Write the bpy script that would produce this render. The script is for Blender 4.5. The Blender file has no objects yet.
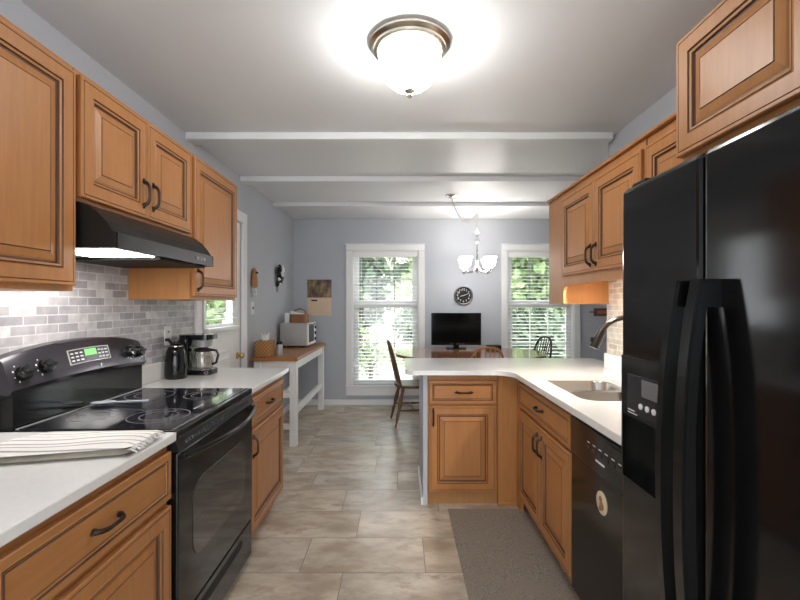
import bpy, bmesh, math, random
from mathutils import Vector, Matrix
random.seed(7)
PI = math.pi
S = bpy.context.scene
C = S.collection

# ------------------------------------------------------------------ camera
F = 431.0
cam_d = bpy.data.cameras.new('camera'); cam = bpy.data.objects.new('camera', cam_d); C.objects.link(cam)
cam.location = (0, 0, 1.357); cam.rotation_euler = (PI/2, 0, 0)
cam_d.sensor_width = 36.0; cam_d.lens = 36.0*F/800.0; cam_d.shift_y = 4.0/800.0
cam_d.clip_start = 0.02; cam_d.clip_end = 300
S.camera = cam

# ------------------------------------------------------------------ view, world, daylight
S.view_settings.view_transform = 'Standard'; S.view_settings.look = 'None'
S.view_settings.gamma = 1.0; S.view_settings.use_curve_mapping = False
S.view_settings.exposure = 0.92
EXT = 1.0
W = bpy.data.worlds.new('sky'); S.world = W; W.use_nodes = True
wn = W.node_tree.nodes; wl = W.node_tree.links; wn.clear()
wo = wn.new('ShaderNodeOutputWorld'); wb = wn.new('ShaderNodeBackground')
wb.inputs['Color'].default_value = (0.93, 0.97, 1.0, 1); wb.inputs['Strength'].default_value = 3.0
wl.new(wb.outputs[0], wo.inputs[0])
sun_d = bpy.data.lights.new('sun', 'SUN'); sun_d.energy = 1.2; sun_d.angle = 0.3; sun_d.color = (1, .96, .9)
sun = bpy.data.objects.new('sun', sun_d); C.objects.link(sun); sun.rotation_euler = (math.radians(38), 0, math.radians(35))
LAMP_CEIL = 25.0      # emission of the ceiling bowl
LAMP_CHAND = 15.0     # emission of the chandelier shades
LAMP_STRIP = 80.0     # under-cabinet strip
LAMP_HOOD = 13.0      # hood lamp lens

# ------------------------------------------------------------------ materials
def newmat(name):
    m = bpy.data.materials.new(name); m.use_nodes = True
    n = m.node_tree.nodes; return m, n, m.node_tree.links, n['Principled BSDF']
def mix(n, l, fac, a, b):
    x = n.new('ShaderNodeMix'); x.data_type = 'RGBA'
    if isinstance(fac, float): x.inputs[0].default_value = fac
    else: l.new(fac, x.inputs[0])
    for k, v in ((6, a), (7, b)):
        if isinstance(v, tuple): x.inputs[k].default_value = (*v[:3], 1)
        else: l.new(v, x.inputs[k])
    return x.outputs[2]
def coord(n, l, scale=(1, 1, 1), kind='Object', rot=(0, 0, 0)):
    t = n.new('ShaderNodeTexCoord'); mp = n.new('ShaderNodeMapping')
    mp.inputs['Scale'].default_value = scale; mp.inputs['Rotation'].default_value = rot
    l.new(t.outputs[kind], mp.inputs['Vector']); return mp.outputs[0]
def noise(n, l, vec, scale, detail=3, rough=.5):
    x = n.new('ShaderNodeTexNoise'); x.inputs['Scale'].default_value = scale
    x.inputs['Detail'].default_value = detail; x.inputs['Roughness'].default_value = rough
    l.new(vec, x.inputs['Vector']); return x.outputs[0]
def ramp(n, l, fac, a, b):
    r = n.new('ShaderNodeMapRange'); r.inputs[1].default_value = a; r.inputs[2].default_value = b
    l.new(fac, r.inputs[0]); return r.outputs[0]
def bump(n, l, bs, h, strength, dist=.002):
    b = n.new('ShaderNodeBump'); b.inputs['Strength'].default_value = strength; b.inputs['Distance'].default_value = dist
    l.new(h, b.inputs['Height']); l.new(b.outputs[0], bs.inputs['Normal'])
def plain(name, col, rough=.5, metal=0.0, var=.06, spec=None, nscale=6, coat=0):
    m, n, l, b = newmat(name)
    v = coord(n, l); f = ramp(n, l, noise(n, l, v, nscale), .3, .7)
    d = tuple(c*(1-var) for c in col); e = tuple(min(1, c*(1+var)) for c in col)
    l.new(mix(n, l, f, d, e), b.inputs['Base Color'])
    b.inputs['Roughness'].default_value = rough; b.inputs['Metallic'].default_value = metal
    if spec is not None: b.inputs['Specular IOR Level'].default_value = spec
    if coat: b.inputs['Coat Weight'].default_value = coat
    return m
def wood(name, dark, light, rough=.40, scale=(14, 14, 1.1), streak=4.0, coat=0):
    m, n, l, b = newmat(name)
    v = coord(n, l, scale)
    f = ramp(n, l, noise(n, l, v, streak, 5, .6), .3, .72)
    v2 = coord(n, l, (1.5, 1.5, .8)); g = ramp(n, l, noise(n, l, v2, 2.0, 2), .3, .7)
    c = mix(n, l, f, dark, light)
    c2 = mix(n, l, g, tuple(x*.86 for x in light), tuple(min(1, x*1.08) for x in light))
    l.new(mix(n, l, .45, c, c2), b.inputs['Base Color'])
    b.inputs['Roughness'].default_value = rough; b.inputs['Specular IOR Level'].default_value = .32
    if coat: b.inputs['Coat Weight'].default_value = coat; b.inputs['Coat Roughness'].default_value = .15
    return m
def emit(name, col, strength):
    m, n, l, b = newmat(name)
    b.inputs['Base Color'].default_value = (*col, 1); b.inputs['Emission Color'].default_value = (*col, 1)
    b.inputs['Emission Strength'].default_value = strength; b.inputs['Roughness'].default_value = .3
    return m
M = {}
M['wood'] = wood('honey_maple', (.33, .129, .041), (.44, .198, .067))
M['woodh'] = wood('honey_maple_drawer', (.33, .129, .041), (.44, .198, .067), scale=(2, 1.4, 14))
M['glaze'] = plain('dark_glaze', (.105, .045, .02), .5)
M['toe'] = wood('toe_wood', (.33, .15, .055), (.42, .21, .085))
M['paint'] = plain('blue_grey_paint', (.455, .477, .518), .7, var=.012, nscale=2)
M['ceil'] = plain('ceiling_white', (.69, .70, .71), .42, var=.012, nscale=2)
M['trim'] = plain('white_trim', (.80, .80, .80), .4, var=.01)
M['white'] = plain('white_gloss', (.80, .80, .79), .35, var=.015)
M['blind'] = plain('blind_white', (.84, .84, .84), .5, var=.01)
M['quartz'] = plain('white_quartz', (.76, .755, .74), .14, var=.025, nscale=60)
M['black'] = plain('black_gloss', (.006, .006, .0065), .10, var=.1, spec=.42)
M['blackp'] = plain('black_plastic', (.010, .010, .0105), .32, var=.1, spec=.35)
M['hood'] = plain('black_hood_enamel', (.010, .009, .008), .36, var=.1, spec=.25)
M['fridge'] = plain('black_fridge', (.006, .006, .0065), .12, var=.1, spec=.42)
M['bglass'] = plain('black_glass', (.008, .008, .012), .06, var=.1, spec=.7)
M['panel'] = plain('control_panel_grey', (.05, .046, .054), .22, var=.1, metal=.5)
M['ovenglass'] = plain('oven_glass', (.03, .027, .024), .05, var=.1, spec=.8)
M['chrome'] = plain('chrome', (.75, .75, .75), .12, 1.0, var=.03)
M['steel'] = plain('brushed_steel', (.62, .61, .59), .25, 1.0, var=.06)
M['silver'] = plain('silver_grey', (.42, .42, .41), .38, .5, var=.04)
M['nickel'] = plain('brushed_nickel', (.52, .48, .41), .28, 1.0, var=.05)
M['bronze'] = plain('oil_bronze', (.035, .024, .018), .38, .6, var=.15)
M['faucet'] = plain('dark_bronze_faucet', (.055, .048, .042), .28, .8, var=.1)
M['brass'] = plain('brass', (.55, .38, .15), .3, 1.0)
M['ring'] = plain('burner_ring', (.16, .16, .18), .3)
M['marks'] = plain('white_marks', (.62, .62, .62), .5)
M['grille'] = plain('vent_black', (.008, .008, .008), .5, spec=.2)
M['chair'] = wood('chair_dark', (.09, .042, .02), (.16, .08, .038), .35, (9, 9, 3))
M['chairh'] = wood('chair_honey', (.30, .13, .045), (.42, .2, .075), .35, (9, 9, 3))
M['chairb'] = wood('chair_black', (.028, .018, .014), (.05, .032, .024), .3, (9, 9, 3))
M['tablew'] = wood('table_cherry', (.20, .072, .028), (.30, .115, .045), .10, (1.2, 9, 9), coat=.7)
M['butcher'] = wood('butcher_block', (.27, .105, .035), (.40, .175, .062), .3, (12, 1.2, 12))
M['cloth'] = None
M['paper'] = plain('paper_white', (.8, .8, .78), .8, var=.02)
M['cream'] = plain('calendar_cream', (.72, .56, .40), .7, var=.03)
M['owl'] = wood('carved_wood', (.22, .085, .03), (.40, .18, .07), .5)
M['plaque'] = plain('dark_red_plaque', (.14, .05, .04), .5)
M['magnet'] = plain('magnet_cream', (.66, .55, .40), .5)
M['magnetb'] = plain('magnet_brown', (.30, .15, .07), .6)
M['green'] = emit('green_display', (.12, .42, .10), .5)
M['bark'] = wood('bark', (.06, .045, .035), (.12, .09, .07), .9, (8, 8, 1))
M['strip'] = emit('strip_warm', (1.0, .92, .80), LAMP_STRIP)
M['hoodlamp'] = emit('hood_lamp', (1.0, .96, .92), LAMP_HOOD)
M['bowl'] = emit('lamp_bowl', (1.0, .975, .945), LAMP_CEIL)
M['shade'] = emit('shade_glow', (1.0, .97, .93), LAMP_CHAND)

def leafmat(name, a, b_):
    m, n, l, b = newmat(name)
    f = ramp(n, l, noise(n, l, coord(n, l), 1.6, 4), .3, .7)
    l.new(mix(n, l, f, a, b_), b.inputs['Base Color']); b.inputs['Roughness'].default_value = .6
    b.inputs['Specular IOR Level'].default_value = .2
    return m
M['leaf'] = leafmat('leaf_mid', (.15, .24, .09), (.34, .44, .21))
M['leafd'] = leafmat('leaf_dark', (.075, .12, .075), (.165, .225, .135))
M['leafp'] = leafmat('leaf_pale', (.48, .60, .34), (.72, .80, .52))
M['lawn'] = leafmat('lawn_pale', (.20, .25, .13), (.33, .38, .23))
M['drive'] = plain('pale_driveway', (.36, .36, .35), .9)

# glass for panes
def glassmat(name, refl, tint=(1, 1, 1)):
    m, n, l, b = newmat(name)
    t = n.new('ShaderNodeBsdfTransparent'); t.inputs[0].default_value = (*tint, 1)
    g = n.new('ShaderNodeBsdfGlossy'); g.inputs['Roughness'].default_value = .03
    x = n.new('ShaderNodeMixShader'); x.inputs[0].default_value = refl
    l.new(t.outputs[0], x.inputs[1]); l.new(g.outputs[0], x.inputs[2])
    l.new(x.outputs[0], n['Material Output'].inputs[0]); return m
M['pane'] = glassmat('window_pane', .05)
M['carafe'] = glassmat('carafe_glass', .14, (.78, .76, .74))

# floor tiles: per-tile random stored on the mesh
def floormat():
    m, n, l, b = newmat('floor_tile')
    at = n.new('ShaderNodeAttribute'); at.attribute_name = 'tile'
    sep = n.new('ShaderNodeSeparateColor'); l.new(at.outputs['Color'], sep.inputs[0])
    t = n.new('ShaderNodeTexCoord')
    sc = n.new('ShaderNodeVectorMath'); sc.operation = 'SCALE'; sc.inputs[3].default_value = 40.0
    l.new(at.outputs['Vector'], sc.inputs[0])
    ad = n.new('ShaderNodeVectorMath'); l.new(t.outputs['Object'], ad.inputs[0]); l.new(sc.outputs[0], ad.inputs[1])
    mp = n.new('ShaderNodeMapping'); mp.inputs['Rotation'].default_value = (0, 0, .65); mp.inputs['Scale'].default_value = (1.3, 2.6, 1)
    l.new(ad.outputs[0], mp.inputs[0])
    f = ramp(n, l, noise(n, l, mp.outputs[0], 2.6, 9, .62), .36, .64)
    c = mix(n, l, f, (.40, .33, .26), (.64, .575, .49))
    f2 = noise(n, l, mp.outputs[0], 4.5, 6, .65)
    c = mix(n, l, ramp(n, l, f2, .53, .68), c, (.38, .31, .24))
    warm = mix(n, l, sep.outputs[0], (.92, .92, .925), (1.06, 1.02, .96))
    mu = n.new('ShaderNodeMix'); mu.data_type = 'RGBA'; mu.blend_type = 'MULTIPLY'; mu.inputs[0].default_value = 1
    l.new(c, mu.inputs[6]); l.new(warm, mu.inputs[7])
    l.new(mu.outputs[2], b.inputs['Base Color']); b.inputs['Roughness'].default_value = .24
    bump(n, l, b, f2, .12, .003)
    return m
M['tile'] = floormat()
M['grout'] = plain('grout', (.20, .17, .14), .8)

def splashmat(name, ax, warm):
    m, n, l, b = newmat(name)
    t = n.new('ShaderNodeTexCoord'); sp = n.new('ShaderNodeSeparateXYZ'); l.new(t.outputs['Object'], sp.inputs[0])
    cb = n.new('ShaderNodeCombineXYZ'); l.new(sp.outputs['Y'], cb.inputs['X']); l.new(sp.outputs['Z'], cb.inputs['Y'])
    br = n.new('ShaderNodeTexBrick'); l.new(cb.outputs[0], br.inputs['Vector'])
    br.inputs['Scale'].default_value = 1.0; br.inputs['Brick Width'].default_value = .112
    br.inputs['Row Height'].default_value = .0375; br.inputs['Mortar Size'].default_value = .0026
    br.inputs['Color1'].default_value = (*warm[0], 1); br.inputs['Color2'].default_value = (*warm[1], 1)
    br.inputs['Mortar'].default_value = (.70, .69, .68, 1); br.inputs['Bias'].default_value = -.1
    v = ramp(n, l, noise(n, l, t.outputs['Object'], 22, 4), .3, .7)
    c = mix(n, l, v, (.80, .79, .80), (1.1, 1.1, 1.1))
    mu = n.new('ShaderNodeMix'); mu.data_type = 'RGBA'; mu.blend_type = 'MULTIPLY'; mu.inputs[0].default_value = 1
    l.new(br.outputs['Color'], mu.inputs[6]); l.new(c, mu.inputs[7]); l.new(mu.outputs[2], b.inputs['Base Color'])
    b.inputs['Roughness'].default_value = .45
    return m
M['splash'] = splashmat('stone_mosaic_grey', 'y', ((.36, .35, .37), (.68, .67, .67)))
M['splashw'] = splashmat('stone_mosaic_warm', 'y', ((.42, .38, .33), (.66, .62, .56)))

def rugmat():
    m, n, l, b = newmat('woven_rug')
    v = coord(n, l, (1, 1, 1)); f = noise(n, l, v, 150, 2, .6); g = noise(n, l, v, 9, 3)
    c = mix(n, l, ramp(n, l, f, .35, .65), (.17, .14, .115), (.36, .315, .265))
    l.new(mix(n, l, ramp(n, l, g, .3, .7), c, (.27, .23, .19)), b.inputs['Base Color'])
    b.inputs['Roughness'].default_value = .95; b.inputs['Specular IOR Level'].default_value = .1
    bump(n, l, b, f, .5, .004); return m
M['rug'] = rugmat()
def wickermat(name, a, b_, s=60):
    m, n, l, b = newmat(name)
    t = n.new('ShaderNodeTexCoord'); w = n.new('ShaderNodeTexChecker'); w.inputs['Scale'].default_value = s
    mp = n.new('ShaderNodeMapping'); mp.inputs['Location'].default_value = (.003, .003, .003); l.new(t.outputs['Object'], mp.inputs[0])
    l.new(mp.outputs[0], w.inputs['Vector']); w.inputs['Color1'].default_value = (*a, 1); w.inputs['Color2'].default_value = (*b_, 1)
    l.new(w.outputs[0], b.inputs['Base Color']); b.inputs['Roughness'].default_value = .6
    bump(n, l, b, w.outputs[1], .6, .004); return m
M['wicker'] = wickermat('wicker_tan', (.46, .24, .085), (.28, .125, .04), 55)
M['wickerd'] = wickermat('wicker_brown', (.34, .14, .05), (.19, .075, .028), 60)
def towelmat():
    m, n, l, b = newmat('striped_towel')
    t = n.new('ShaderNodeTexCoord'); mp = n.new('ShaderNodeMapping'); mp.inputs['Rotation'].default_value = (0, 0, -.16)
    l.new(t.outputs['Object'], mp.inputs[0])
    w = n.new('ShaderNodeTexWave'); w.bands_direction = 'Y'; w.inputs['Scale'].default_value = 9.5; w.inputs['Distortion'].default_value = .4
    l.new(mp.outputs[0], w.inputs['Vector'])
    c = mix(n, l, ramp(n, l, w.outputs[1], .80, .93), (.74, .72, .69), (.33, .31, .33))
    l.new(c, b.inputs['Base Color']); b.inputs['Roughness'].default_value = .95
    f = noise(n, l, t.outputs['Object'], 260, 2); bump(n, l, b, f, .4, .002); return m
M['towel'] = towelmat()
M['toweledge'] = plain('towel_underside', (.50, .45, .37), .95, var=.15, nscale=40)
def picmat():
    m, n, l, b = newmat('calendar_picture')
    t = n.new('ShaderNodeTexCoord'); mp = n.new('ShaderNodeMapping'); mp.inputs['Scale'].default_value = (1, 1, .55)
    l.new(t.outputs['Object'], mp.inputs[0])
    f = noise(n, l, mp.outputs[0], 13, 4); cr = n.new('ShaderNodeValToRGB'); l.new(f, cr.inputs[0])
    e = cr.color_ramp.elements
    e[0].position = .34; e[0].color = (.02, .02, .025, 1); e[1].position = .68; e[1].color = (.42, .28, .12, 1)
    for p, c in ((.42, (.16, .045, .05, 1)), (.50, (.12, .13, .045, 1)), (.57, (.36, .17, .07, 1)), (.62, (.14, .17, .16, 1))):
        x = e.new(p); x.color = c
    l.new(cr.outputs[0], b.inputs['Base Color']); b.inputs['Roughness'].default_value = .4; return m
M['pic'] = picmat()

# ------------------------------------------------------------------ mesh helpers (authored in world coordinates)
def obj(name, bm, mats, parent=None, smooth=False):
    me = bpy.data.meshes.new(name)
    if isinstance(bm, bmesh.types.BMesh):
        if parent is not None:
            r = parent
            while r.parent: r = r.parent
            bmesh.ops.transform(bm, matrix=Matrix.Translation(-r.location), verts=bm.verts)
        bmesh.ops.recalc_face_normals(bm, faces=bm.faces)
        bm.to_mesh(me); bm.free()
    o = bpy.data.objects.new(name, me); C.objects.link(o)
    for mm in (mats if isinstance(mats, (list, tuple)) else [mats]): me.materials.append(mm)
    if smooth:
        for p in me.polygons: p.use_smooth = True
        try: me.set_sharp_from_angle(angle=math.radians(38))
        except Exception: pass
    if parent is not None: o.parent = parent
    return o
def tag(o, label, cat, group=None, kind=None):
    o['label'] = label; o['category'] = cat
    if group: o['group'] = group
    if kind: o['kind'] = kind
    return o
def thing(name, label, cat, loc=(0, 0, 0), group=None):
    o = bpy.data.objects.new(name, None); C.objects.link(o); o.location = loc; o.empty_display_size = .05
    return tag(o, label, cat, group)
def struct(name, bm, m, label=None, cat=None, parent=None):
    o = obj(name, bm, m, parent)
    if parent is None:
        o['kind'] = 'structure'
        if label: o['label'] = label; o['category'] = cat or name.split('_')[0]
    return o
def B(): return bmesh.new()
def box(bm, x0, x1, y0, y1, z0, z1, bev=0, seg=2, mi=0):
    r = bmesh.ops.create_cube(bm, size=1.0)
    vs = r['verts']
    for v in vs:
        v.co = Vector(((x0+x1)/2+v.co.x*(x1-x0), (y0+y1)/2+v.co.y*(y1-y0), (z0+z1)/2+v.co.z*(z1-z0)))
    fs = set(f for v in vs for f in v.link_faces)
    for f in fs: f.material_index = mi
    if bev:
        es = set(e for v in vs for e in v.link_edges)
        bmesh.ops.bevel(bm, geom=list(es), offset=bev, segments=seg, profile=.5, affect='EDGES')
    return vs
def tube(bm, pts, r, n=8, cap=True, mi=0, flat=1.0):
    pts = [Vector(p) for p in pts]; N = len(pts)
    rs = r if isinstance(r, (list, tuple)) else [r]*N
    tg = []
    for i in range(N):
        t = pts[min(i+1, N-1)]-pts[max(i-1, 0)]; tg.append(t.normalized())
    up = Vector((0, 0, 1)) if abs(tg[0].z) < .9 else Vector((1, 0, 0))
    u = (up-tg[0]*up.dot(tg[0])).normalized(); rings = []
    for i in range(N):
        u = (u-tg[i]*u.dot(tg[i])).normalized(); w = tg[i].cross(u)
        rings.append([bm.verts.new(pts[i]+(u*math.cos(2*PI*k/n)*flat+w*math.sin(2*PI*k/n))*rs[i]) for k in range(n)])
    for a, b in zip(rings, rings[1:]):
        for k in range(n):
            f = bm.faces.new((a[k], a[(k+1) % n], b[(k+1) % n], b[k])); f.material_index = mi
    if cap:
        for a in (rings[0], rings[-1]):
            try: f = bm.faces.new(a); f.material_index = mi
            except Exception: pass
def lathe(bm, prof, c, n=24, axis='z', mi=0, close=False):
    c = Vector(c); rings = []
    def P(r, h, a):
        x, y = r*math.cos(a), r*math.sin(a)
        return c+(Vector((x, y, h)) if axis == 'z' else Vector((h, x, y)) if axis == 'x' else Vector((x, h, y)))
    for r, h in prof:
        if r < 1e-5: rings.append([bm.verts.new(P(0, h, 0))])
        else: rings.append([bm.verts.new(P(r, h, 2*PI*k/n)) for k in range(n)])
    prs = list(zip(rings, rings[1:]))
    if close: prs.append((rings[-1], rings[0]))
    for a, b in prs:
        for k in range(n):
            k2 = (k+1) % n
            if len(a) == 1 and len(b) == 1: continue
            if len(a) == 1: vs = (a[0], b[k], b[k2])
            elif len(b) == 1: vs = (a[k], a[k2], b[0])
            else: vs = (a[k], a[k2], b[k2], b[k])
            f = bm.faces.new(vs); f.material_index = mi
def prism(bm, poly, to3, a, b, mi=0):
    """poly 2D list; to3(p, t) -> 3D; extruded from t=a to t=b"""
    A = [bm.verts.new(to3(p, a)) for p in poly]; Bv = [bm.verts.new(to3(p, b)) for p in poly]
    n = len(poly)
    fs = [bm.faces.new(A), bm.faces.new(Bv)]
    for k in range(n): fs.append(bm.faces.new((A[k], A[(k+1) % n], Bv[(k+1) % n], Bv[k])))
    for f in fs: f.material_index = mi
XZ = lambda p, t: Vector((p[0], t, p[1]))
XY = lambda p, t: Vector((p[0], p[1], t))
YZ = lambda p, t: Vector((t, p[0], p[1]))
def rrect(x0, x1, y0, y1, r, n=6):
    out = []
    for cx, cy, a0 in ((x1-r, y1-r, 0), (x0+r, y1-r, PI/2), (x0+r, y0+r, PI), (x1-r, y0+r, 1.5*PI)):
        for k in range(n+1):
            a = a0+PI/2*k/n; out.append((cx+r*math.cos(a), cy+r*math.sin(a)))
    return out
def plate(bm, outer, holes, z0, z1):
    """flat slab with holes, from 2D loops"""
    es = []
    for loop in [outer]+holes:
        vs = [bm.verts.new((x, y, z1)) for x, y in loop]
        for k in range(len(vs)): es.append(bm.edges.new((vs[k], vs[(k+1) % len(vs)])))
    r = bmesh.ops.triangle_fill(bm, edges=es, use_beauty=True)
    fs = [g for g in r['geom'] if isinstance(g, bmesh.types.BMFace)]
    e = bmesh.ops.extrude_face_region(bm, geom=fs)
    vs = [g for g in e['geom'] if isinstance(g, bmesh.types.BMVert)]
    bmesh.ops.translate(bm, vec=(0, 0, z0-z1), verts=vs)
def boolcut(o, cutbm):
    me = bpy.data.meshes.new('cut'); bmesh.ops.recalc_face_normals(cutbm, faces=cutbm.faces); cutbm.to_mesh(me); cutbm.free()
    c = bpy.data.objects.new('cut', me); C.objects.link(c)
    md = o.modifiers.new('b', 'BOOLEAN'); md.operation = 'DIFFERENCE'; md.object = c; md.solver = 'EXACT'
    dg = bpy.context.evaluated_depsgraph_get(); dg.update()
    new = bpy.data.meshes.new_from_object(o.evaluated_get(dg))
    o.modifiers.clear(); o.data = new
    bpy.data.objects.remove(c); bpy.data.meshes.remove(me)
def textmesh(bm, s, size, mat4, mi=0):
    cu = bpy.data.curves.new('t', 'FONT'); cu.body = s; cu.size = size; cu.align_x = 'CENTER'; cu.align_y = 'CENTER'; cu.extrude = .0008
    o = bpy.data.objects.new('t', cu); C.objects.link(o)
    dg = bpy.context.evaluated_depsgraph_get(); dg.update()
    me = bpy.data.meshes.new_from_object(o.evaluated_get(dg)); me.transform(mat4)
    n0 = len(bm.faces); bm.from_mesh(me); bm.faces.ensure_lookup_table()
    for f in bm.faces[n0:]: f.material_index = mi
    bpy.data.objects.remove(o); bpy.data.curves.remove(cu); bpy.data.meshes.remove(me)

# profile of a glazed raised-panel door: (inset, height, is_glaze_face_to_next)
DOOR = [(0, 0, 0), (0, .017, 0), (.003, .020, 0), (.011, .020, 1), (.0125, .0175, 1), (.014, .020, 0), (.052, .020, 0),
        (.055, .0215, 1), (.057, .0165, 1), (.060, .0185, 0), (.066, .0165, 1), (.068, .009, 1), (.074, .009, 0),
        (.080, .0115, 0), (.101, .0175, 1), (.103, .0160, 1), (.1045, .0185, 0)]
DRAWER = [(0, 0, 0), (0, .017, 0), (.003, .020, 0), (.020, .020, 0), (.023, .0215, 1), (.025, .017, 1), (.028, .019, 0),
          (.032, .0165, 1), (.034, .0145, 1), (.036, .017, 0)]
def panel(bm, o, u, n, w, h, prof):
    o, u, n = Vector(o), Vector(u), Vector(n); z = Vector((0, 0, 1)); rings = []
    for ins, ht, g in prof:
        rings.append([bm.verts.new(o+u*a+z*b+n*ht) for a, b in ((ins, ins), (w-ins, ins), (w-ins, h-ins), (ins, h-ins))])
    for i, (a, b) in enumerate(zip(rings, rings[1:])):
        for k in range(4):
            f = bm.faces.new((a[k], a[(k+1) % 4], b[(k+1) % 4], b[k])); f.material_index = prof[i][2]
    bm.faces.new(rings[-1]); bm.faces.new(rings[0])
def pull(o, n, axis, L=.10, out=.024):
    """arched bronze pull centred at o on a face of normal n, along axis"""
    bm = B(); o, n, ax = Vector(o), Vector(n), Vector(axis)
    pts = []; N = 12
    for k in range(N+1):
        t = -1+2*k/N; pts.append(o+ax*(t*L/2)+n*(.004+out*(1-abs(t)**5.0)))
    tube(bm, pts, [.0055+.0025*abs(-1+2*k/N)**2 for k in range(N+1)], 8)
    for s in (-1, 1):
        c = o+ax*(s*L/2)
        tube(bm, [c-ax*s*.004+n*.0, c+n*.006], [.0095, .006], 8)
        tube(bm, [c+n*.003, c+ax*s*.010+n*.004, c+ax*s*.014+n*.002], [.006, .005, .002], 8)
    return bm
def door(parent, o, u, n, w, h, prof=DOOR, mat='wood', hpos=None, haxis=(0, 0, 1), name='door', L=.10):
    bm = B(); panel(bm, o, u, n, w, h, prof)
    d = obj(name, bm, [M[mat], M['glaze']], parent)
    if hpos:
        c = Vector(o)+Vector(u)*hpos[0]+Vector((0, 0, hpos[1]))+Vector(n)*.0195
        obj('handle', pull(c, n, haxis, L), M['bronze'], d, True)
    return d

# ------------------------------------------------------------------ the room
H = 2.50; YB = 5.79; XL = -1.43; XR = 1.45; XD = 3.3; YR = -1.7; YE = 3.0
# floor: individual tile faces over a grout bed
bm = B(); box(bm, XL-.1, XD+.1, YR, YB+.12, -.08, -.002)
fl = struct('floor', bm, M['grout'], 'beige stone-look tile floor in a running bond', 'floor')
bm = B(); col = bm.loops.layers.float_color.new('tile')
RH, TW, G = .325, .64, .0022
OFF = {-1: .352, 0: .13, 1: .385, 2: .256, 3: .62, 4: .44}
y0 = 2.176
for r in range(-13, 13):
    a, b = y0+r*RH, y0+(r+1)*RH
    if b < YR or a > YB: continue
    off = OFF.get(r, random.random()*TW); k0 = int((XL-off)/TW)-1
    for k in range(k0, k0+12):
        xa, xb = off+k*TW, off+(k+1)*TW
        xa2, xb2 = max(xa, XL), min(xb, XD); ya, yb = max(a, YR), min(b, YB)
        if xb2-xa2 < .01: continue
        vs = [bm.verts.new(p) for p in ((xa2+G, ya+G, 0), (xb2-G, ya+G, 0), (xb2-G, yb-G, 0), (xa2+G, yb-G, 0))]
        f = bm.faces.new(vs); c = (random.random(), random.random(), random.random(), 1)
        for lp in f.loops: lp[col] = c
tl = obj('tile_surface', bm, M['tile'], fl)

bm = B(); box(bm, XL-.1, XD+.1, YR, YB+.12, H, H+.1)
struct('ceiling', bm, M['ceil'], 'smooth white ceiling', 'ceiling')
for i, (ya, hh) in enumerate(((2.865, .046), (3.85, .046), (4.83, .046))):
    bm = B(); box(bm, XL, XR-.03 if i == 0 else XD, ya, ya+.12, H-hh, H, .004, 1)
    struct('trim_%d' % (i+1), bm, M['ceil'], ['shallow white ceiling beam crossing at the end of the kitchen cabinets', 'middle white ceiling beam of the three', 'white ceiling beam closest to the window wall'][i], 'beam')
# left wall with the opening of the exterior door
DY0, DY1, DZ = 3.065, 3.885, 2.09
bm = B()
box(bm, XL-.12, XL, YR, DY0, 0, H); box(bm, XL-.12, XL, DY1, YB+.12, 0, H); box(bm, XL-.12, XL, DY0, DY1, DZ, H)
struct('wall_left', bm, M['paint'], 'blue-grey wall with the range and the white door', 'wall')
# back wall with two windows
WZ0, WZ1 = .27, 2.08
WINS = [(-.196, .45), (1.888, .45)]
bm = B(); xs = [XL]
for cx, hw in WINS: xs += [cx-hw, cx+hw]
xs.append(XD+.1)
for k in range(0, len(xs)-1, 2): box(bm, xs[k], xs[k+1], YB, YB+.12, 0, H)
for cx, hw in WINS:
    box(bm, cx-hw, cx+hw, YB, YB+.12, 0, WZ0); box(bm, cx-hw, cx+hw, YB, YB+.12, WZ1, H)
struct('wall_back', bm, M['paint'], 'blue-grey wall with the two tall windows', 'wall')
bm = B(); box(bm, XR, XR+.12, YR, YE, 0, H)
struct('wall_right', bm, M['paint'], 'blue-grey kitchen wall behind the sink and refrigerator', 'wall')
bm = B(); box(bm, XR+.12, XD+.1, YE-.12, YE, 0, H); struct('wall_return', bm, M['paint'])
bm = B(); box(bm, XD, XD+.1, YE, YB, 0, H); struct('wall_dining', bm, M['paint'])
# unseen rear wall; wide opening added to let sky light in from behind
bm = B(); box(bm, XL, -1.15, YR-.1, YR, 0, H); box(bm, 1.1, XR, YR-.1, YR, 0, H); box(bm, -1.15, 1.1, YR-.1, YR, 2.25, H)
struct('wall_rear', bm, M['paint'])
def baseb(name, x0, x1, y0, y1):
    bm = B(); box(bm, x0, x1, y0, y1, 0, .075, .004, 1); struct(name, bm, M['trim'])
baseb('baseboard_back', XL, XD, YB-.015, YB)
baseb('baseboard_left', XL, XL+.015, DY1+.1, YB-.015)
# tiled backsplashes
bm = B(); box(bm, XL, XL+.010, -.9, 2.972, .90, 1.75); struct('trim_4', bm, M['splash'], 'grey and white stone mosaic backsplash behind the range', 'backsplash')
bm = B(); box(bm, XR-.010, XR, .3, YE-.0, .90, 1.56); struct('trim_5', bm, M['splashw'], 'pale stone mosaic backsplash behind the sink', 'backsplash')

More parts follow.
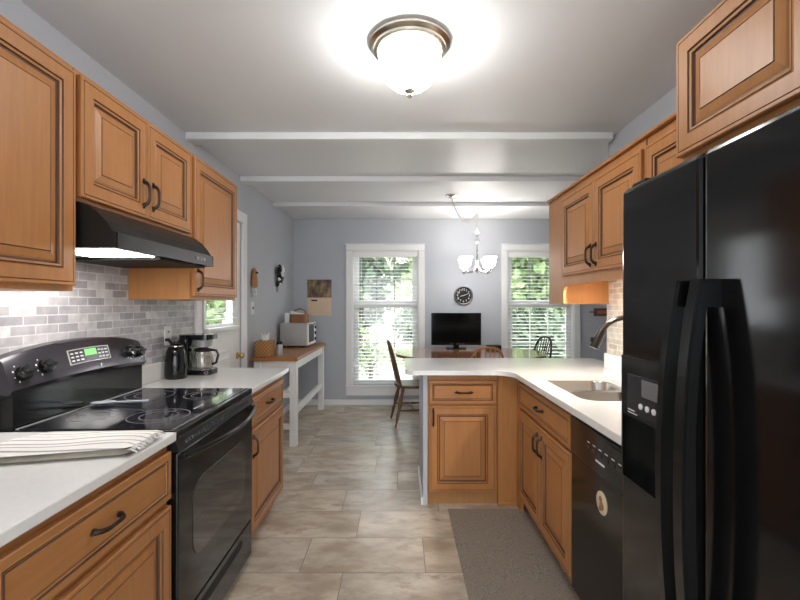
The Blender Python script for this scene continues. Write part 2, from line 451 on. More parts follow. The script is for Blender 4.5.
# ------------------------------------------------------------------ windows
def window(idx, cx, hw, label):
    r = bpy.data.objects.new('window_%d' % idx, None); C.objects.link(r); r.location = (cx, YB, WZ0); r['kind'] = 'structure'
    r['label'] = label; r['category'] = 'window'
    x0, x1 = cx-hw, cx+hw; cw = .078
    bm = B()
    box(bm, x0-cw, x0+.005, YB-.02, YB-.001, WZ0-.14, WZ1-.006, .004, 1); box(bm, x1-.005, x1+cw, YB-.02, YB-.001, WZ0-.14, WZ1-.006, .004, 1)
    box(bm, x0-cw, x1+cw, YB-.024, YB-.001, WZ1-.005, WZ1+.072, .004, 1)
    box(bm, x0-cw-.012, x1+cw+.012, YB-.032, YB-.001, WZ1+.072, WZ1+.086, .003, 1)
    box(bm, x0+.006, x1-.006, YB-.02, YB-.001, WZ0-.14, WZ0-.031, .003, 1)
    obj('window_casing', bm, M['trim'], r)
    bm = B(); box(bm, x0-cw, x1+cw, YB-.04, YB+.03, WZ0-.03, WZ0, .004, 1); obj('window_sill', bm, M['trim'], r)
    bm = B()
    box(bm, x0, x0+.02, YB, YB+.12, WZ0, WZ1); box(bm, x1-.02, x1, YB, YB+.12, WZ0, WZ1); box(bm, x0, x1, YB, YB+.12, WZ1-.02, WZ1)
    obj('window_jamb', bm, M['trim'], r)
    zm = 1.357
    for nm, za, zb, yy in (('lower_sash', WZ0, zm+.022, YB+.062), ('upper_sash', zm-.022, WZ1-.02, YB+.098)):
        bm = B(); s = .066
        box(bm, x0+.02, x0+.02+s, yy, yy+.03, za, zb); box(bm, x1-.02-s, x1-.02, yy, yy+.03, za, zb)
        box(bm, x0+.02+s, x1-.02-s, yy, yy+.03, za, za+s); box(bm, x0+.02+s, x1-.02-s, yy, yy+.03, zb-s, zb)
        sa = obj(nm, bm, M['trim'], r)
        bm = B(); w = (x1-x0-.04-2*s)
        for q in (1, 2): xx = x0+.02+s+w*q/3; box(bm, xx-.007, xx+.007, yy+.008, yy+.022, za+s, zb-s)
        zz = za+(zb-za)*.5
        box(bm, x0+.02+s, x1-.02-s, yy+.008, yy+.022, zz-.006, zz+.006)
        obj('muntins', bm, M['ring'] if nm == 'upper_sash' else M['trim'], sa)  # white bars; upper ones coloured dark to paint in their backlit shade
        bm = B(); box(bm, x0+.02+s-.005, x1-.02-s+.005, yy+.014, yy+.018, za+s-.005, zb-s+.005); obj('pane', bm, M['pane'], sa)
    return r
window(1, *WINS[0], 'tall white double-hung window with blinds beside the dark spindle chair')
window(2, *WINS[1], 'tall white double-hung window partly hidden by the wall cabinets')
def blind(cx, hw, label):
    t = thing('window_blind', label, 'blind', (cx, YB+.03, WZ1-.02), 'white slatted window blinds')
    x0, x1 = cx-hw+.024, cx+hw-.024
    bm = B(); box(bm, x0, x1, YB+.004, YB+.056, WZ1-.085, WZ1-.022, .004, 1); obj('headrail', bm, M['blind'], t)
    bm = B(); z = WZ1-.12; tl_ = math.radians(8)
    while z > WZ0+.05:
        c, s = math.cos(tl_)*.023, math.sin(tl_)*.023
        vs = [(x0, YB+.03-c, z-s), (x1, YB+.03-c, z-s), (x1, YB+.03+c, z+s), (x0, YB+.03+c, z+s)]
        A = [bm.verts.new(v) for v in vs]; D = [bm.verts.new((v[0], v[1], v[2]+.0026)) for v in vs]
        bm.faces.new(A); bm.faces.new(D)
        for k in range(4): bm.faces.new((A[k], A[(k+1) % 4], D[(k+1) % 4], D[k]))
        z -= .0465
    obj('slats', bm, M['blind'], t)
    bm = B(); box(bm, x0, x1, YB+.01, YB+.05, WZ0+.004, WZ0+.024, .003, 1); obj('bottom_rail', bm, M['blind'], t)
    bm = B()
    for xx in (x0+.10, x1-.10):
        for yy in (YB+.006, YB+.054): tube(bm, [(xx, yy, WZ0+.02), (xx, yy, WZ1-.05)], .0012, 4)
    obj('ladder_cords', bm, M['blind'], t)
blind(*WINS[0], 'white slatted blind in the window behind the dark spindle chair')
blind(*WINS[1], 'white slatted blind in the window partly hidden by wall cabinets')

# exterior door in the left wall
r = bpy.data.objects.new('door_1', None); C.objects.link(r); r.location = (XL, (DY0+DY1)/2, 0); r['kind'] = 'structure'
r['label'] = 'white half-glazed door in the blue-grey wall'; r['category'] = 'door'
bm = B(); cw = .09
box(bm, XL+.0005, XL+.022, DY0-cw, DY0+.006, 0, DZ, .004, 1); box(bm, XL+.0005, XL+.022, DY1-.006, DY1+cw, 0, DZ, .004, 1)
box(bm, XL+.0005, XL+.024, DY0-cw, DY1+cw, DZ-.006, DZ+.09, .004, 1); obj('door_casing', bm, M['trim'], r)
bm = B(); gz0, gz1, gy0, gy1 = 1.19, 1.90, 3.165, 3.685
xa, xb = XL-.055, XL-.012
box(bm, xa, xb, DY0+.006, gy0, .01, DZ-.008); box(bm, xa, xb, gy1, DY1-.006, .01, DZ-.008)
box(bm, xa, xb, gy0, gy1, .01, gz0); box(bm, xa, xb, gy0, gy1, gz1, DZ-.008)
lf = obj('door_leaf', bm, M['trim'], r)
bm = B(); panel(bm, (xb, gy0+.01, .2), (0, 1, 0), (1, 0, 0), gy1-gy0-.02, .78, [(0, 0, 0), (.004, .006, 0), (.018, .006, 0), (.026, .001, 0), (.06, .001, 0), (.075, .005, 0)])
obj('lower_panel', bm, M['trim'], lf)
bm = B(); q = .025
box(bm, xb, xb+.014, gy0-q, gy0+.01, gz0-q, gz1+q, .003, 1); box(bm, xb, xb+.014, gy1-.01, gy1+q, gz0-q, gz1+q, .003, 1)
box(bm, xb, xb+.014, gy0+.01, gy1-.01, gz0-q, gz0+.01, .003, 1); box(bm, xb, xb+.014, gy0+.01, gy1-.01, gz1-.01, gz1+q, .003, 1)
obj('glass_frame', bm, M['trim'], lf)
bm = B(); box(bm, XL-.036, XL-.032, gy0, gy1, gz0, gz1); obj('pane', bm, M['pane'], lf)
bm = B(); lathe(bm, [(0, .062), (.022, .058), (.028, .045), (.022, .03), (.011, .024), (.011, .008), (.03, .006), (.03, 0)], (xb, DY1-.07, .90), 16, 'x'); obj('door_knob', bm, M['brass'], r, True)
t = thing('door_blind', 'white slatted blind hanging on the glazed white door', 'blind', (XL+.02, (gy0+gy1)/2, gz1))
bm = B(); box(bm, xb+.015, xb+.062, gy0-.03, gy1+.03, gz1-.01, gz1+.05, .004, 1); obj('headrail', bm, M['blind'], t)
bm = B(); z = gz1-.03
while z > gz0+.01:
    box(bm, xb+.018, xb+.060, gy0-.028, gy1+.028, z, z+.0026); z -= .042
obj('slats', bm, M['blind'], t)
bm = B(); box(bm, xb+.015, xb+.062, gy0-.03, gy1+.03, gz0-.045, gz0-.015, .004, 1); obj('bottom_rail', bm, M['blind'], t)

# ------------------------------------------------------------------ left wall cabinets
FX = -1.10            # front of the boxes; door faces sit 20 mm proud
XT = XL+.010          # tile face
def wallcab(label, y0, y1, z0, z1, doors, fx=FX, wx=XT, side=1, frame=True, box_b=0):
    t = thing('wall_cabinet', label, 'cabinet', ((fx+wx)/2, (y0+y1)/2, z0), 'honey maple wall cabinets with raised panels')
    bm = B(); a, b = min(fx, wx), max(fx, wx)
    box(bm, a, b, y0, y1, z0, z1, .0015, 1); obj('cabinet_box', bm, M['wood'], t)
    for (da, db, za, zb, hp) in doors:
        door(t, (fx, da, za), (0, 1, 0), (side, 0, 0), db-da, zb-za, hpos=hp)
    return t
wallcab('tall-doored honey maple wall cabinet cut by the frame beside the range hood', .93, 1.450, 1.40, 2.156, [(.955, 1.438, 1.418, 2.132, None)])
wallcab('honey maple two-door wall cabinet above the black range hood', 1.452, 2.250, 1.708, 2.156,
        [(1.462, 1.846, 1.722, 2.136, (.352, .10)), (1.850, 2.236, 1.722, 2.136, (.034, .10))])
wallcab('honey maple single-door wall cabinet between the range hood and the white door', 2.252, 2.875, 1.380, 2.156,
        [(2.275, 2.862, 1.40, 2.136, (.028, .085))])

# ------------------------------------------------------------------ range hood
t = thing('range_hood', 'black enamel range hood mounted under the two-door wall cabinet', 'range hood', (-1.2, 1.86, 1.548))
hy0, hy1 = 1.470, 2.232
prof = [(-1.095, 1.706), (-1.06, 1.694), (-1.03, 1.672), (-1.0, 1.640), (-.978, 1.606), (-.968, 1.603), (-.968, 1.550)]
inner = [(x-.012, z-.006) for x, z in prof[:-1]]+[(-.980, 1.550)]
bm = B(); prism(bm, prof+inner[::-1], XZ, hy0, hy1)
obj('hood_shell', bm, M['hood'], t)
bm = B()
side = [(XT, 1.706)]+prof+[(XT, 1.550)]
prism(bm, side, XZ, hy0-.003, hy0+.008); obj('hood_side', bm, M['hood'], t)
bm = B(); prism(bm, side, XZ, hy1-.008, hy1+.003); obj('hood_side', bm, M['hood'], t)
bm = B(); box(bm, XT, -.982, hy0+.008, hy1-.008, 1.556, 1.563); box(bm, XT, -1.09, hy0+.008, hy1-.008, 1.695, 1.706)
obj('underside_plate', bm, M['hood'], t)
bm = B(); box(bm, -1.40, -1.0, 1.80, 2.21, 1.540, 1.5555, .002, 1); obj('grease_filter', bm, M['grille'], t)
bm = B(); box(bm, -1.34, -.99, 1.485, 1.79, 1.5515, 1.5555, .001, 1); lp = obj('lamp_housing', bm, M['silver'], t)
bm = B(); box(bm, -1.26, -1.01, 1.53, 1.77, 1.5485, 1.5512); obj('lamp_lens', bm, M['hoodlamp'], lp)
bm = B(); box(bm, -.969, -.966, 2.04, 2.15, 1.566, 1.588, .001, 1); sw = obj('switch_plate', bm, M['blackp'], t)
bm = B()
for k in range(3): box(bm, -.9665, -.964, 2.052+k*.034, 2.068+k*.034, 1.572, 1.582)
obj('rocker_switches', bm, M['ring'], sw)

# ------------------------------------------------------------------ left base cabinets
BX = -.805
def basecab(label, y0, y1, fx, wx, s, items, zt=.883, toe=.055, kick=.105, hollow=False):
    t = thing('base_cabinet', label, 'cabinet', ((fx+wx)/2, (y0+y1)/2, 0), 'honey maple base cabinets with raised panels')
    a, b = min(fx, wx), max(fx, wx)
    bm = B()
    if hollow:
        box(bm, a, a+.02, y0, y1, kick, zt); obj('face_frame', bm, M['wood'], t)
        for ya, yb in ((y0, y0+.016), (y1-.016, y1)): bm = B(); box(bm, a+.0205, b, ya, yb, kick, zt); obj('side_panel', bm, M['wood'], t)
        bm = B(); box(bm, a+.0205, b, y0+.017, y1-.017, kick, kick+.02); obj('bottom_panel', bm, M['wood'], t)
    else: box(bm, a, b, y0, y1, kick, zt, .0015, 1); obj('cabinet_box', bm, M['wood'], t)
    bm = B(); fk = fx-s*toe; box(bm, min(fk, wx), max(fk, wx), y0, y1, 0, kick); obj('toe_kick', bm, M['toe'], t)
    for (nm, da, db, za, zb, hp, ax) in items:
        door(t, (fx, da, za), (0, 1, 0), (s, 0, 0), db-da, zb-za, DRAWER if nm != 'door' else DOOR, 'woodh' if nm != 'door' else 'wood', hp, ax, nm, L=.10)
    return t
Yx = (0, 1, 0); Zx = (0, 0, 1)
basecab('honey maple base cabinet under the striped towel', .810, 1.490, BX, XL+.002, 1,
        [('drawer', .824, 1.482, .690, .852, (.329, .081), Yx), ('door', .824, 1.482, .125, .666, None, Zx)])
basecab('narrow honey maple base cabinet between the range and the work table', 2.262, 2.93, BX, XL+.002, 1,
        [('drawer', 2.272, 2.90, .700, .850, (.314, .075), Yx), ('door', 2.272, 2.90, .125, .676, (.03, .47), Zx)])
def counter(label, y0, y1):
    t = thing('countertop', label, 'countertop', (-1.1, (y0+y1)/2, .884), 'white quartz countertops')
    bm = B(); box(bm, XT, -.773, y0, y1, .884, .914, .004, 2); obj('slab', bm, M['quartz'], t)
    bm = B(); box(bm, XT, XT+.02, y0, y1, .9145, 1.018, .002, 1); obj('upstand', bm, M['quartz'], t)
counter('white quartz countertop carrying the folded striped towel', .30, 1.492)
counter('white quartz countertop carrying the black coffee maker', 2.260, 2.996)

# ------------------------------------------------------------------ electric range
SY0, SY1 = 1.496, 2.256
t = thing('electric_range', 'black freestanding electric range with glass cooktop', 'stove', (-1.1, 1.876, 0))
bm = B(); box(bm, XT+.003, -.815, SY0, SY1, .0, .885, .003, 1); obj('range_body', bm, M['blackp'], t)
bm = B(); box(bm, -1.345, -.773, SY0-.001, SY1+.001, .886, .917, .006, 2); ck = obj('cooktop_frame', bm, M['black'], t)
bm = B(); box(bm, -1.335, -.795, SY0+.012, SY1-.012, .9165, .9195, .001, 1); obj('cooktop_glass', bm, M['bglass'], ck)
bm = B(); box(bm, -1.3385, -1.332, SY0+.004, SY1-.004, .9175, .9222); obj('cooktop_edge_strip', bm, M['silver'], ck)
for (bx, by, br) in ((-1.20, 1.69, .085), (-1.20, 2.07, .105), (-.945, 1.69, .11), (-.945, 2.07, .085)):
    bm = B()
    for rr in (br, br*.62):
        lathe(bm, [(rr-.0022, .9199), (rr+.0022, .9199), (rr+.0022, .9196), (rr-.0022, .9196)], (bx, by, 0), 40, close=True)
    obj('burner_ring', bm, M['ring'], ck)
bm = B()
for k in range(5): box(bm, -.86-.004, -.86+.004, 1.80+k*.018, 1.808+k*.018, .9196, .9200)
obj('cooktop_print', bm, M['marks'], ck)
# backguard: recess below, slanted arched control panel above
bm = B(); box(bm, XT+.003, -1.348, SY0+.004, SY1-.004, .886, 1.10); obj('backguard', bm, M['black'], t)
bm = B(); NS = 18; secs = []
for k in range(NS+1):
    f = k/NS; y = SY0-.020+(SY1-SY0+.020)*f; e = 1-abs(2*f-1)**2.2
    zt = 1.166+.042*e; zb = 1.045+.018*e
    fx_ = .012*e
    P = [(XT+.004, zb), (-1.338+fx_, zb-.004), (-1.328+fx_, zb+.012), (-1.362+fx_, zt-.012), (-1.374+fx_*.7, zt), (XT+.004, zt)]
    secs.append([bm.verts.new((x, y, z)) for x, z in P])
for a, b in zip(secs, secs[1:]):
    for k in range(6): bm.faces.new((a[k], a[(k+1) % 6], b[(k+1) % 6], b[k]))
bm.faces.new(secs[0]); bm.faces.new(secs[-1])
cp = obj('control_panel', bm, M['panel'], t, True)
def cpt(y, v, off=0.0):
    f = (y-SY0)/(SY1-SY0); e = 1-abs(2*f-1)**2.2
    x0, z0, x1, z1 = -1.328+.012*e, 1.057+.018*e, -1.362+.012*e, 1.154+.042*e
    n = Vector((z1-z0, 0, x0-x1)).normalized()
    return Vector((x0+(x1-x0)*v, y, z0+(z1-z0)*v))+n*off, n
for yk in (1.532, 1.622, 2.125, 2.205):
    p, n = cpt(yk, .50); bm = B()
    R_ = Vector((0, 0, 1)).rotation_difference(n).to_matrix().to_4x4()
    lathe(bm, [(0, .027), (.022, .026), (.025, .022), (.027, .002), (.027, 0)], (0, 0, 0), 20)
    box(bm, -.005, .005, -.024, .024, .024, .034, .002, 1)
    bmesh.ops.transform(bm, matrix=Matrix.Translation(p)@R_, verts=bm.verts); kn = obj('knob', bm, M['black'], cp, True)
    bm = B()
    for q in range(9):
        a = math.radians(-140+q*35); c = Vector((.036*math.cos(a), .036*math.sin(a), .0008))
        w = .0032 if q % 2 else .0022
        vs = [bm.verts.new(c+Vector((dx*w, dy*w, 0))) for dx, dy in ((-1, -1), (1, -1), (1, 1), (-1, 1))]; bm.faces.new(vs)
    bmesh.ops.transform(bm, matrix=Matrix.Translation(p)@R_, verts=bm.verts); obj('dial_marks', bm, M['marks'], kn)
def cpatch(y0, y1, v0, v1, mat, name, off=.0012):
    bm = B(); N = 8; rows = []
    for k in range(N+1):
        y = y0+(y1-y0)*k/N; rows.append([bm.verts.new(cpt(y, v, off)[0]) for v in (v0, v1)])
    for a, b in zip(rows, rows[1:]): bm.faces.new((a[0], b[0], b[1], a[1]))
    return obj(name, bm, M[mat], cp)
cpatch(1.735, 1.98, .30, .80, 'silver', 'keypad')
cpatch(1.742, 1.973, .33, .77, 'panel', 'keypad_face', .0018)
cpatch(1.825, 1.895, .52, .74, 'green', 'display', .0026)
for yy in (1.755, 1.78, 1.805, 1.91, 1.932, 1.955):
    bm = B()
    for vv in (.42, .54, .66):
        a, n = cpt(yy, vv, .003); 
        vs = [bm.verts.new(a+Vector((0, dy, 0))+Vector((-.4, 0, .9))*dz) for dy, dz in ((-.008, -.003), (.008, -.003), (.008, .003), (-.008, .003))]; bm.faces.new(vs)
    obj('keypad_marks', bm, M['marks'], cp)
bm = B(); p, n = cpt(1.90, .12, .001); lathe(bm, [(0, .003), (.006, .002), (.006, 0)], p, 14, 'x'); obj('badge', bm, M['chrome'], cp)
# front
bm = B(); prism(bm, [(-.815, .884), (-.780, .884), (-.765, .842), (-.815, .842)], XZ, SY0, SY1); vs_ = obj('vent_trim', bm, M['grille'], t)
bm = B()
for k in range(26):
    y = SY0+.06+k*.025; p = Vector((-.7725, y, .863)); d = Vector((.015, 0, -.042)).normalized(); n = Vector((.042, 0, .015)).normalized()
    h_ = .010 if 5 < k < 20 else .006
    vs = [bm.verts.new(p+n*.0008+d*a*h_+Vector((0, b*.008, 0))) for a, b in ((-1, -1), (1, -1), (1, 1), (-1, 1))]; bm.faces.new(vs)
obj('vent_slots', bm, M['panel'], vs_)
bm = B(); box(bm, -.815, -.772, SY0+.002, SY1-.002, .242, .838, .006, 2); dr = obj('oven_door', bm, M['black'], t)
bm = B(); prism(bm, rrect(SY0+.11, SY1-.11, .40, .69, .07), YZ, -.7722, -.7705); obj('oven_window', bm, M['ovenglass'], dr)
bm = B(); pts = []
for k in range(17):
    f = -1+2*k/16; pts.append((-.772+.012+.056*(1-f*f)+.004, (SY0+SY1)/2+f*.362, .822-.0*(1-f*f)))
tube(bm, pts, [.011]*17, 10)
for s in (-1, 1): box(bm, -.775, -.752, (SY0+SY1)/2+s*.355-.012, (SY0+SY1)/2+s*.355+.012, .812, .832, .003, 1)
obj('oven_handle', bm, M['black'], dr, True)
bm = B(); box(bm, -.815, -.775, SY0+.002, SY1-.002, .055, .236, .006, 2); dw = obj('storage_drawer', bm, M['black'], t)
bm = B(); prism(bm, rrect(SY0+.14, SY1-.14, .165, .205, .018), YZ, -.7752, -.7735); obj('grip_recess', bm, M['grille'], dw)

# spoon rest on the cooktop
bm = B(); N = 20
pts = [(-1.335+.245*k/N, 1.86+.01*math.sin(k/N*3), .9225+.004+.010*(k/N)**2) for k in range(N+1)]
rs = [(.004)+.030*math.sin(min(1, k/9)*PI)**.7 if k < 8 else .010+.003*math.sin((k-8)/12*PI) for k in range(N+1)]
rows = []
for p, r_ in zip(pts, rs):
    rows.append([bm.verts.new((p[0], p[1]+dy*r_, p[2]+dz)) for dy, dz in ((-1, .006), (-.6, 0), (.6, 0), (1, .006), (.55, .004), (-.55, .004))])
for a, b in zip(rows, rows[1:]):
    for k in range(6): bm.faces.new((a[k], a[(k+1) % 6], b[(k+1) % 6], b[k]))
bm.faces.new(rows[0]); bm.faces.new(rows[-1])
tag(obj('spoon_rest', bm, plain('spoon_blue_white', (.48, .52, .60), .2), None, True), 'pale blue-white spoon rest lying on the black glass cooktop', 'spoon rest')

# folded striped towel
t = thing('dish_towel', 'folded white dish towel with thin grey stripes and a frayed end', 'towel', (-1.0, 1.27, .9145))
def cloth_layer(bm, quad, z0, th, seed, mi=0):
    rnd = random.Random(seed); nx, ny = 22, 8; top = []; bot = []
    ph = [rnd.random()*6 for _ in range(4)]
    for i in range(nx+1):
        ra, rb = [], []
        for j in range(ny+1):
            u, v = i/nx, j/ny
            p = (Vector(quad[0])*(1-u)+Vector(quad[1])*u)*(1-v)+(Vector(quad[3])*(1-u)+Vector(quad[2])*u)*v
            w = .0025*math.sin(9*u+ph[0]+3*v)+.002*math.sin(14*v+ph[1])
            eg = min(min(v, 1-v)*6, min(u, 1-u)*14, 1); eg = math.sqrt(max(eg, 0))
            dx = .004*math.sin(17*v+ph[2])*(abs(u-.5)*2)**4
            ra.append(bm.verts.new((p.x+dx, p.y, z0+th*.5+th*.5*eg+w*eg))); rb.append(bm.verts.new((p.x+dx, p.y, z0+th*.5-th*.5*eg)))
        top.append(ra); bot.append(rb)
    for G_, fl_ in ((top, 0), (bot, 1)):
        for i in range(nx):
            for j in range(ny):
                f = bm.faces.new((G_[i][j], G_[i+1][j], G_[i+1][j+1], G_[i][j+1])); f.material_index = mi
    bmesh.ops.remove_doubles(bm, verts=bm.verts, dist=.0002)
q1 = [(-1.26, 1.135), (-.785, 1.250), (-.800, 1.435), (-1.16, 1.415)]
q2 = [(-1.255, 1.142), (-.787, 1.256), (-.802, 1.437), (-1.155, 1.417)]
bm = B(); cloth_layer(bm, q1, .9145, .015, 1); obj('lower_fold', bm, M['toweledge'], t, True)
bm = B(); cloth_layer(bm, q2, .930, .014, 2); obj('upper_fold', bm, M['towel'], t, True)
bm = B()
for k in range(46):
    f = k/45; x = -.787*(1-f)-.802*f; y = 1.252*(1-f)+1.434*f
    L = .014+.012*random.random(); dy = random.uniform(-.008, .008); dz = random.uniform(-.006, .004)
    tube(bm, [(x-.004, y, .935), (x+L*.5, y+dy*.4, .936+dz), (x+L, y+dy, .930+dz)], .0019, 5)
obj('fringe', bm, M['towel'], t)

# kettle-like black grinder & coffee maker
t = thing('electric_kettle', 'black rounded electric kettle on the white counter beside the coffee maker', 'kettle', (-1.335, 2.57, .914))
bm = B(); lathe(bm, [(0, .9145), (.057, .9145), (.061, .922), (.063, .95), (.061, 1.02), (.054, 1.075), (.040, 1.110), (.022, 1.122), (0, 1.124)], (-1.335, 2.57, 0), 24)
obj('kettle_body', bm, M['black'], t, True)
bm = B(); tube(bm, [(-1.352, 2.555, 1.120), (-1.367, 2.55, 1.142), (-1.385, 2.54, 1.148)], .009, 8); tube(bm, [(-1.335, 2.57, 1.118), (-1.335, 2.57, 1.138)], [.02, .014], 10)
obj('lid_grip', bm, M['blackp'], t, True)
bm = B(); tube(bm, [(-1.325, 2.55, 1.10), (-1.29, 2.535, 1.085), (-1.275, 2.53, 1.03), (-1.287, 2.535, .96)], .0085, 8); obj('handle', bm, M['blackp'], t, True)
bm = B(); lathe(bm, [(.0385, 1.113), (.0425, 1.109), (.0425, 1.105), (.040, 1.105)], (-1.335, 2.57, 0), 24); obj('chrome_collar', bm, M['chrome'], t, True)
t = thing('coffee_maker', 'black drip coffee maker with glass carafe beside the kettle', 'coffee maker', (-1.28, 2.745, .914))
cx, cy = -1.255, 2.745
bm = B(); prism(bm, rrect(-1.385, -1.180, cy-.075, cy+.075, .04), XY, .9145, .945); b_ = obj('warming_base', bm, M['black'], t)
bm = B(); lathe(bm, [(0, .010), (.009, .010), (.011, 0)], (-1.20, cy-.078, .93), 12, 'y'); obj('switch', bm, M['silver'], b_)
bm = B(); prism(bm, rrect(-1.385, -1.320, cy-.07, cy+.07, .02), XY, .945, 1.135); obj('water_tank', bm, M['black'], t)
bm = B(); prism(bm, rrect(-1.385, -1.180, cy-.075, cy+.075, .045), XY, 1.135, 1.165); obj('lid', bm, M['black'], t)
bm = B(); lathe(bm, [(.052, 1.135), (.060, 1.130), (.052, 1.088), (.02, 1.080), (.02, 1.10), (.05, 1.10)], (cx, cy, 0), 24); obj('filter_basket', bm, M['silver'], t, True)
bm = B(); lathe(bm, [(.045, .9455), (.060, .955), (.064, .985), (.058, 1.030), (.048, 1.055), (.050, 1.066)], (cx, cy, 0), 24); cf = obj('carafe', bm, M['carafe'], t, True)
bm = B(); lathe(bm, [(.0515, 1.056), (.053, 1.070), (.030, 1.079), (0, 1.079)], (cx, cy, 0), 24); tube(bm, [(cx+.05, cy, 1.066), (cx+.085, cy, 1.062), (cx+.098, cy, 1.035), (cx+.085, cy, .985), (cx+.060, cy, .975)], .008, 8)
obj('carafe_handle', bm, M['blackp'], cf, True)
def wallplate(label, y, z, xw, dirx=1, h=.115, w=.075, slots=True, name='outlet_plate', cat='outlet'):
    t = thing(name, label, cat, (xw, y, z))
    a, b = sorted((xw+.0005*dirx, xw+.007*dirx)); bm = B(); box(bm, a, b, y-w/2, y+w/2, z-h/2, z+h/2, .002, 1); pl = obj('plate', bm, M['white'], t)
    bm = B(); a, b = sorted((xw+.007*dirx, xw+.009*dirx))
    if slots:
        for dz in (-.022, .022):
            bm = B(); box(bm, a, b, y-.008, y-.004, z+dz-.007, z+dz+.007); box(bm, a, b, y+.004, y+.008, z+dz-.007, z+dz+.007); obj('socket', bm, M['blackp'], t)
    else:
        for dy in (-.011, .011):
            bm = B(); box(bm, a, b+.004, y+dy-.004, y+dy+.004, z-.012, z+.012); obj('toggle', bm, M['ring'], t)
wallplate('white outlet plate on the mosaic backsplash behind the kettle', 2.63, 1.165, XT)
wallplate('white switch plate on the blue-grey wall below the carved wooden wall hanging', 4.17, 1.318, XL, 1, .125, .085, False, 'switch_plate', 'switch')

# ------------------------------------------------------------------ work table
t = thing('work_table', 'narrow work table with brown wood top and white legs', 'table', (-1.2, 4.8, 0))
TX0, TX1, TY0, TY1, TZ = XL+.02, -.965, 4.05, 5.62, .85
bm = B(); box(bm, TX0, TX1, TY0, TY1, TZ-.032, TZ, .004, 2); obj('tabletop', bm, M['butcher'], t)
bm = B(); box(bm, TX0+.03, TX1-.05, TY0+.05, TY0+.075, TZ-.12, TZ-.032); box(bm, TX0+.03, TX1-.05, TY1-.075, TY1-.05, TZ-.12, TZ-.032)
box(bm, TX1-.055, TX1-.03, TY0+.05, TY1-.05, TZ-.12, TZ-.032); box(bm, TX0+.03, TX0+.055, TY0+.05, TY1-.05, TZ-.12, TZ-.032); obj('apron', bm, M['white'], t)
for xx in (TX0+.02, TX1-.085):
    for yy in (TY0+.04, TY1-.105):
        bm = B(); box(bm, xx, xx+.068, yy, yy+.068, 0, TZ-.033, .003, 1); obj('leg', bm, M['white'], t)
bm = B(); box(bm, TX1-.073, TX1-.030, TY0+.108, TY1-.105, .29, .345, .003, 1); obj('stretcher', bm, M['white'], t)
bm = B(); box(bm, TX0+.03, TX0+.07, TY0+.108, TY1-.105, .29, .345, .003, 1); obj('stretcher', bm, M['white'], t)
for zz in (.16, .46):
    bm = B(); box(bm, TX0+.088, TX1-.085, TY0+.055, TY0+.09, zz, zz+.05, .003, 1); obj('end_rail', bm, M['white'], t)
# tissue box cover, jar, oven, basket
t = thing('tissue_box', 'square tan wicker tissue box cover with a white tissue', 'tissue box', (-1.315, 4.2, TZ))
bm = B(); box(bm, -1.39, -1.235, 4.11, 4.265, TZ+.0005, TZ+.155, .008, 2); obj('wicker_cover', bm, M['wicker'], t)
bm = B()
for k in range(6):
    a = k*1.05; tube(bm, [(-1.31+.02*math.cos(a), 4.19+.02*math.sin(a), TZ+.15), (-1.31+.025*math.cos(a+.6), 4.19+.025*math.sin(a+.6), TZ+.185), (-1.31+.04*math.cos(a+.9), 4.19+.03*math.sin(a+.9), TZ+.20+.03*(k % 3)*.5)], [.012, .014, .003], 6)
obj('tissue', bm, M['paper'], t, True)
t = thing('spice_jar', 'small grey jar with dark lid beside the tissue box', 'jar', (-1.195, 4.27, TZ))
bm = B(); lathe(bm, [(0, TZ+.0005), (.028, TZ+.0005), (.03, TZ+.01), (.03, TZ+.10), (.024, TZ+.108), (0, TZ+.108)], (-1.195, 4.27, 0), 16); obj('jar_body', bm, M['silver'], t, True)
bm = B(); lathe(bm, [(.028, TZ+.109), (.028, TZ+.135), (0, TZ+.137)], (-1.195, 4.27, 0), 16); obj('lid', bm, M['blackp'], t, True)
t = thing('toaster_oven', 'silver-grey countertop oven on the brown work table', 'oven', (-1.24, 5.2, TZ))
ox0, ox1, oy0, oy1 = -1.395, -1.085, 5.0, 5.44
bm = B(); box(bm, ox0, ox1, oy0, oy1, TZ+.018, TZ+.285, .008, 2); obj('oven_body', bm, M['silver'], t)
for xx in (ox0+.04, ox1-.04):
    for yy in (oy0+.04, oy1-.04):
        bm = B(); lathe(bm, [(0, TZ+.0005), (.014, TZ+.0005), (.016, TZ+.018), (0, TZ+.018)], (xx, yy, 0), 10); obj('foot', bm, M['blackp'], t)
bm = B(); box(bm, ox1, ox1+.022, oy0+.004, oy1-.004, TZ+.022, TZ+.281, .004, 1); fp = obj('front_panel', bm, M['white'], t)
bm = B(); box(bm, ox1+.020, ox1+.026, oy0+.035, oy1-.13, TZ+.055, TZ+.25, .003, 1); obj('window', bm, M['bglass'], fp)
bm = B(); tube(bm, [(ox1+.022, oy0+.03, TZ+.262), (ox1+.045, oy0+.05, TZ+.262), (ox1+.045, oy1-.15, TZ+.262), (ox1+.022, oy1-.13, TZ+.262)], .007, 8); obj('handle', bm, M['blackp'], fp)
for zz in (.08, .15, .22):
    bm = B(); lathe(bm, [(0, .018), (.018, .016), (.02, 0)], (ox1+.022, oy1-.06, TZ+zz), 14, 'x'); obj('knob', bm, M['blackp'], fp, True)
t = thing('wicker_basket', 'small brown wicker basket with a hoop handle on top of the oven', 'basket', (-1.21, 5.2, TZ+.286))
bz = TZ+.2855
bm = B(); prism(bm, rrect(-1.30, -1.12, 5.10, 5.32, .03), XY, bz, bz+.10); obj('basket_body', bm, M['wickerd'], t)
bm = B(); tube(bm, [(-1.285, 5.21, bz+.09), (-1.27, 5.21, bz+.14), (-1.21, 5.21, bz+.165), (-1.15, 5.21, bz+.14), (-1.135, 5.21, bz+.09)], .008, 8); obj('handle', bm, M['wickerd'], t, True)
